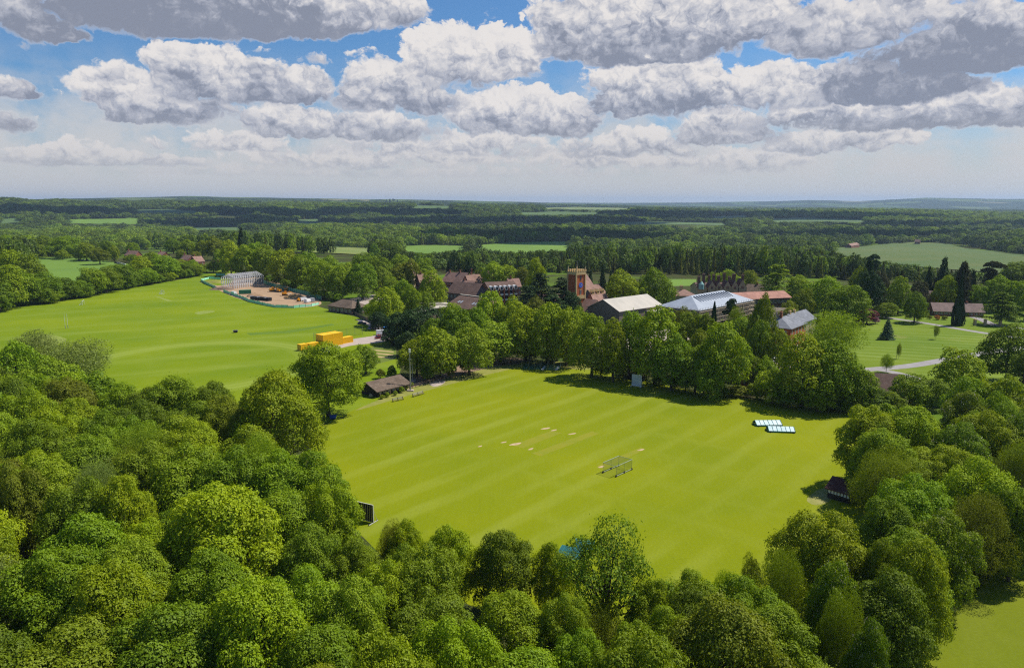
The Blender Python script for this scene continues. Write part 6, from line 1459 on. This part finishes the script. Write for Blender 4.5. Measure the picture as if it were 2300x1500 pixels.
# practice nets at the far boundary
a, ang, L_ = frame2((1172, 829), (1258, 831)); pn = tag(empty('practice_nets', a, ang), 'cricket practice nets on green matting at the far boundary', 'practice nets')
for i in range(6):
    mb = MB(); x_ = i * L_ / 6; mb.box(x_ + .2, x_ + L_ / 6 - .2, 0, 9, .025, .05); mb.build('matting', mat('green matting', (.05, .13, .06), (.07, .16, .07), .6), pn)
for i in range(7):
    x_ = i * L_ / 6
    for y_ in (0, 4.5, 9): mb = MB(); mb.tube((x_, y_, 0), (x_, y_, 2.7), .05); mb.build('post', steel, pn)
    mb = MB(); mb.add([(x_, 0, 0), (x_, 9, 0), (x_, 9, 2.7), (x_, 0, 2.7)], [(0, 1, 2, 3)]); mb.build('netting', netm, pn)
for x_ in (L_ * .50, L_ * .86): mb = MB(); mb.slab([(x_, -.5, .09), (x_ + .8, -.5, .09), (x_ + 1.6, 6, .09), (x_ + .8, 6, .09)], .03); mb.build('run_up_strip', whitep, pn)
# tennis / multi-sport netting behind the yellow stack
a, ang, L_ = frame2((705, 768), (815, 752)); cn = tag(empty('court_netting', a, ang), 'tall thin ball netting on posts behind the yellow containers', 'court netting')
for i in range(7):
    mb = MB(); mb.tube((i * L_ / 6, 0, 0), (i * L_ / 6, 0, 4.0), .05); mb.build('post', steel, cn)
    if i < 6: mb = MB(); mb.add([(i * L_ / 6, 0, .1), ((i + 1) * L_ / 6, 0, .1), ((i + 1) * L_ / 6, 0, 3.9), (i * L_ / 6, 0, 3.9)], [(0, 1, 2, 3)]); mb.build('netting', netm, cn)
# gate pillars and low walls by the bungalow drive
for (x_, lb) in ((2189, 'left brown stone gate pillar on the drive by the cedar'), (2212, 'right brown stone gate pillar on the drive by the cedar'), (2246, 'third stone pillar in the shade of the cedar')):
    rt = at('gate_pillar', x_, 731, .1, lb, 'gate pillar', 'stone gate pillars'); mb = MB(); mb.box(-.5, .5, -.5, .5, 0, 2.7); mb.build('shaft', stone, rt); mb = MB(); mb.box(-.62, .62, -.62, .62, 2.7, 2.95); mb.box(-.35, .35, -.35, .35, 2.95, 3.2); mb.build('cap', cream, rt)
# poles among the trees
rt = at('wooden_sign_post', 2013, 806, 0, 'small staked sapling guard on the striped lawn', 'stake'); cylinder_part('stake', (0, 0, 0), (0, 0, 1.6), .06, timberm, rt, 6)
# ---------------------------------------------------------------- labels of the trees, told apart by look and place
ORD = 'first second third fourth fifth sixth seventh eighth ninth tenth eleventh twelfth thirteenth fourteenth fifteenth sixteenth seventeenth eighteenth nineteenth twentieth'.split()
def ordn(i):
    if i < 20: return ORD[i]
    t = ['twenty', 'thirty', 'forty', 'fifty', 'sixty', 'seventy', 'eighty', 'ninety'][(i + 1) // 10 - 2]
    u = (i + 1) % 10
    return (t[:-1] + 'ieth') if u == 0 else t + ' ' + ORD[u - 1]
def plural_phrase(k): return 'shrubs' if k == 'bush' else 'trees'
cells = {}
for t in TREES:
    reg = t['region']; px, py = t['px'], t['py']
    if reg == 'in the near wood':
        if py > 1290: zone = 'along the bottom edge'
        elif px > 1790: zone = ('high' if py < 1010 else 'low') + ' in the right wood'
        elif py > 1150: zone = 'in the bottom wood'
        elif py > 980: zone = 'in the lower left wood'
        else: zone = 'in the upper left wood'
        pass
    else: zone = reg
    t['zone'] = zone
    cells.setdefault((zone, t['col'], t['kind'], t['blossom']), []).append(t)
for key, ts in cells.items():
    zone, c, k, bl = key
    ts.sort(key=lambda t: t['px'])
    cw = LM[c][1]; kw = KW[k]
    if bl: kw = 'horse chestnut with white blossom'
    n = len(ts)
    for i, t in enumerate(ts):
        if n == 1: lab = f"{cw} {kw}, alone {zone}"
        else: lab = f"{cw} {kw}, {ordn(i)} from left {zone}"
        cat = CT.get(k, 'tree')
        grp = ('shrubs ' if k == 'bush' else 'trees ') + t['region']
        tag(t['o'], lab, cat, grp)

# ---------------------------------------------------------------- unseen clouds overhead, added to cast shadows on the far country
cm_, ct_ = nodes('cloud vapour'); cq = NT(ct_); cd = cq.n('ShaderNodeBsdfDiffuse'); cd.inputs[0].default_value = (.85, .85, .87, 1); co_ = cq.n('ShaderNodeOutputMaterial'); cq.l(cd.outputs[0], co_.inputs[0])
def cloud(px, py, rx, ry, alt, seed):
    g = PT(px, py); c = g + LDIR * ((alt - g.z) / LDIR.z)
    bm = bmesh.new(); bmesh.ops.create_icosphere(bm, subdivisions=5, radius=1.0)
    co = np.array([v.co[:] for v in bm.verts])
    r_ = 1 + .30 * vnoise(co, 2.6, seed) + .16 * vnoise(co, 6.1, seed + 3) + .07 * vnoise(co, 14, seed + 5)
    for v, k_ in zip(bm.verts, r_):
        v.co = Vector((v.co.x * rx * k_, v.co.y * ry * k_, (v.co.z if v.co.z > 0 else v.co.z * .35) * 150 * k_))
    me_ = bpy.data.meshes.new('cloud'); bm.to_mesh(me_); bm.free(); me_.materials.append(cm_)
    for p_ in me_.polygons: p_.use_smooth = True
    o = link('cloud', me_); o.location = c; tag(o, kind='structure')
    b_ = proj(c.x, c.y + ry * 1.3, alt - 60)
    print('cloud', px, py, [round(v) for v in g], 'lowest image y', round(b_[1]))
cr_ = random.Random(9)
for (px_, py_, rx_, ry_, al_) in ((2000, 534, 560, 150, 1150), (1400, 538, 420, 210, 1150), (1180, 502, 760, 380, 1300), (2180, 512, 560, 220, 1300), (520, 500, 520, 260, 1300), (1600, 487, 1100, 380, 1700), (180, 478, 760, 340, 1700), (760, 480, 600, 280, 1700)):
    for k_ in range(3):
        g_ = PT(px_, py_); b__ = proj(g_.x + cr_.uniform(-.55, .55) * rx_, g_.y + cr_.uniform(-.5, .5) * ry_, g_.z)
        cloud(b__[0], max(b__[1], 470), rx_ * cr_.uniform(.38, .62), ry_ * cr_.uniform(.5, .8), al_, cr_.randrange(99))
# ---------------------------------------------------------------- haze
def make_haze(dens):
    m, t = nodes('haze'); q = NT(t)
    v = q.n('ShaderNodeVolumePrincipled'); v.inputs['Density'].default_value = dens
    v.inputs['Color'].default_value = (0.52, 0.70, 0.95, 1); v.inputs['Anisotropy'].default_value = 0.2
    o = q.n('ShaderNodeOutputMaterial'); q.l(v.outputs[0], o.inputs[1])
    mb = MB(); mb.box(-27000, 27000, -27000, 27000, -700, 260)
    return tag(mb.build('haze', m), 'thin pale blue haze over the far country', 'haze', kind='stuff')
make_haze(1 / 20000)
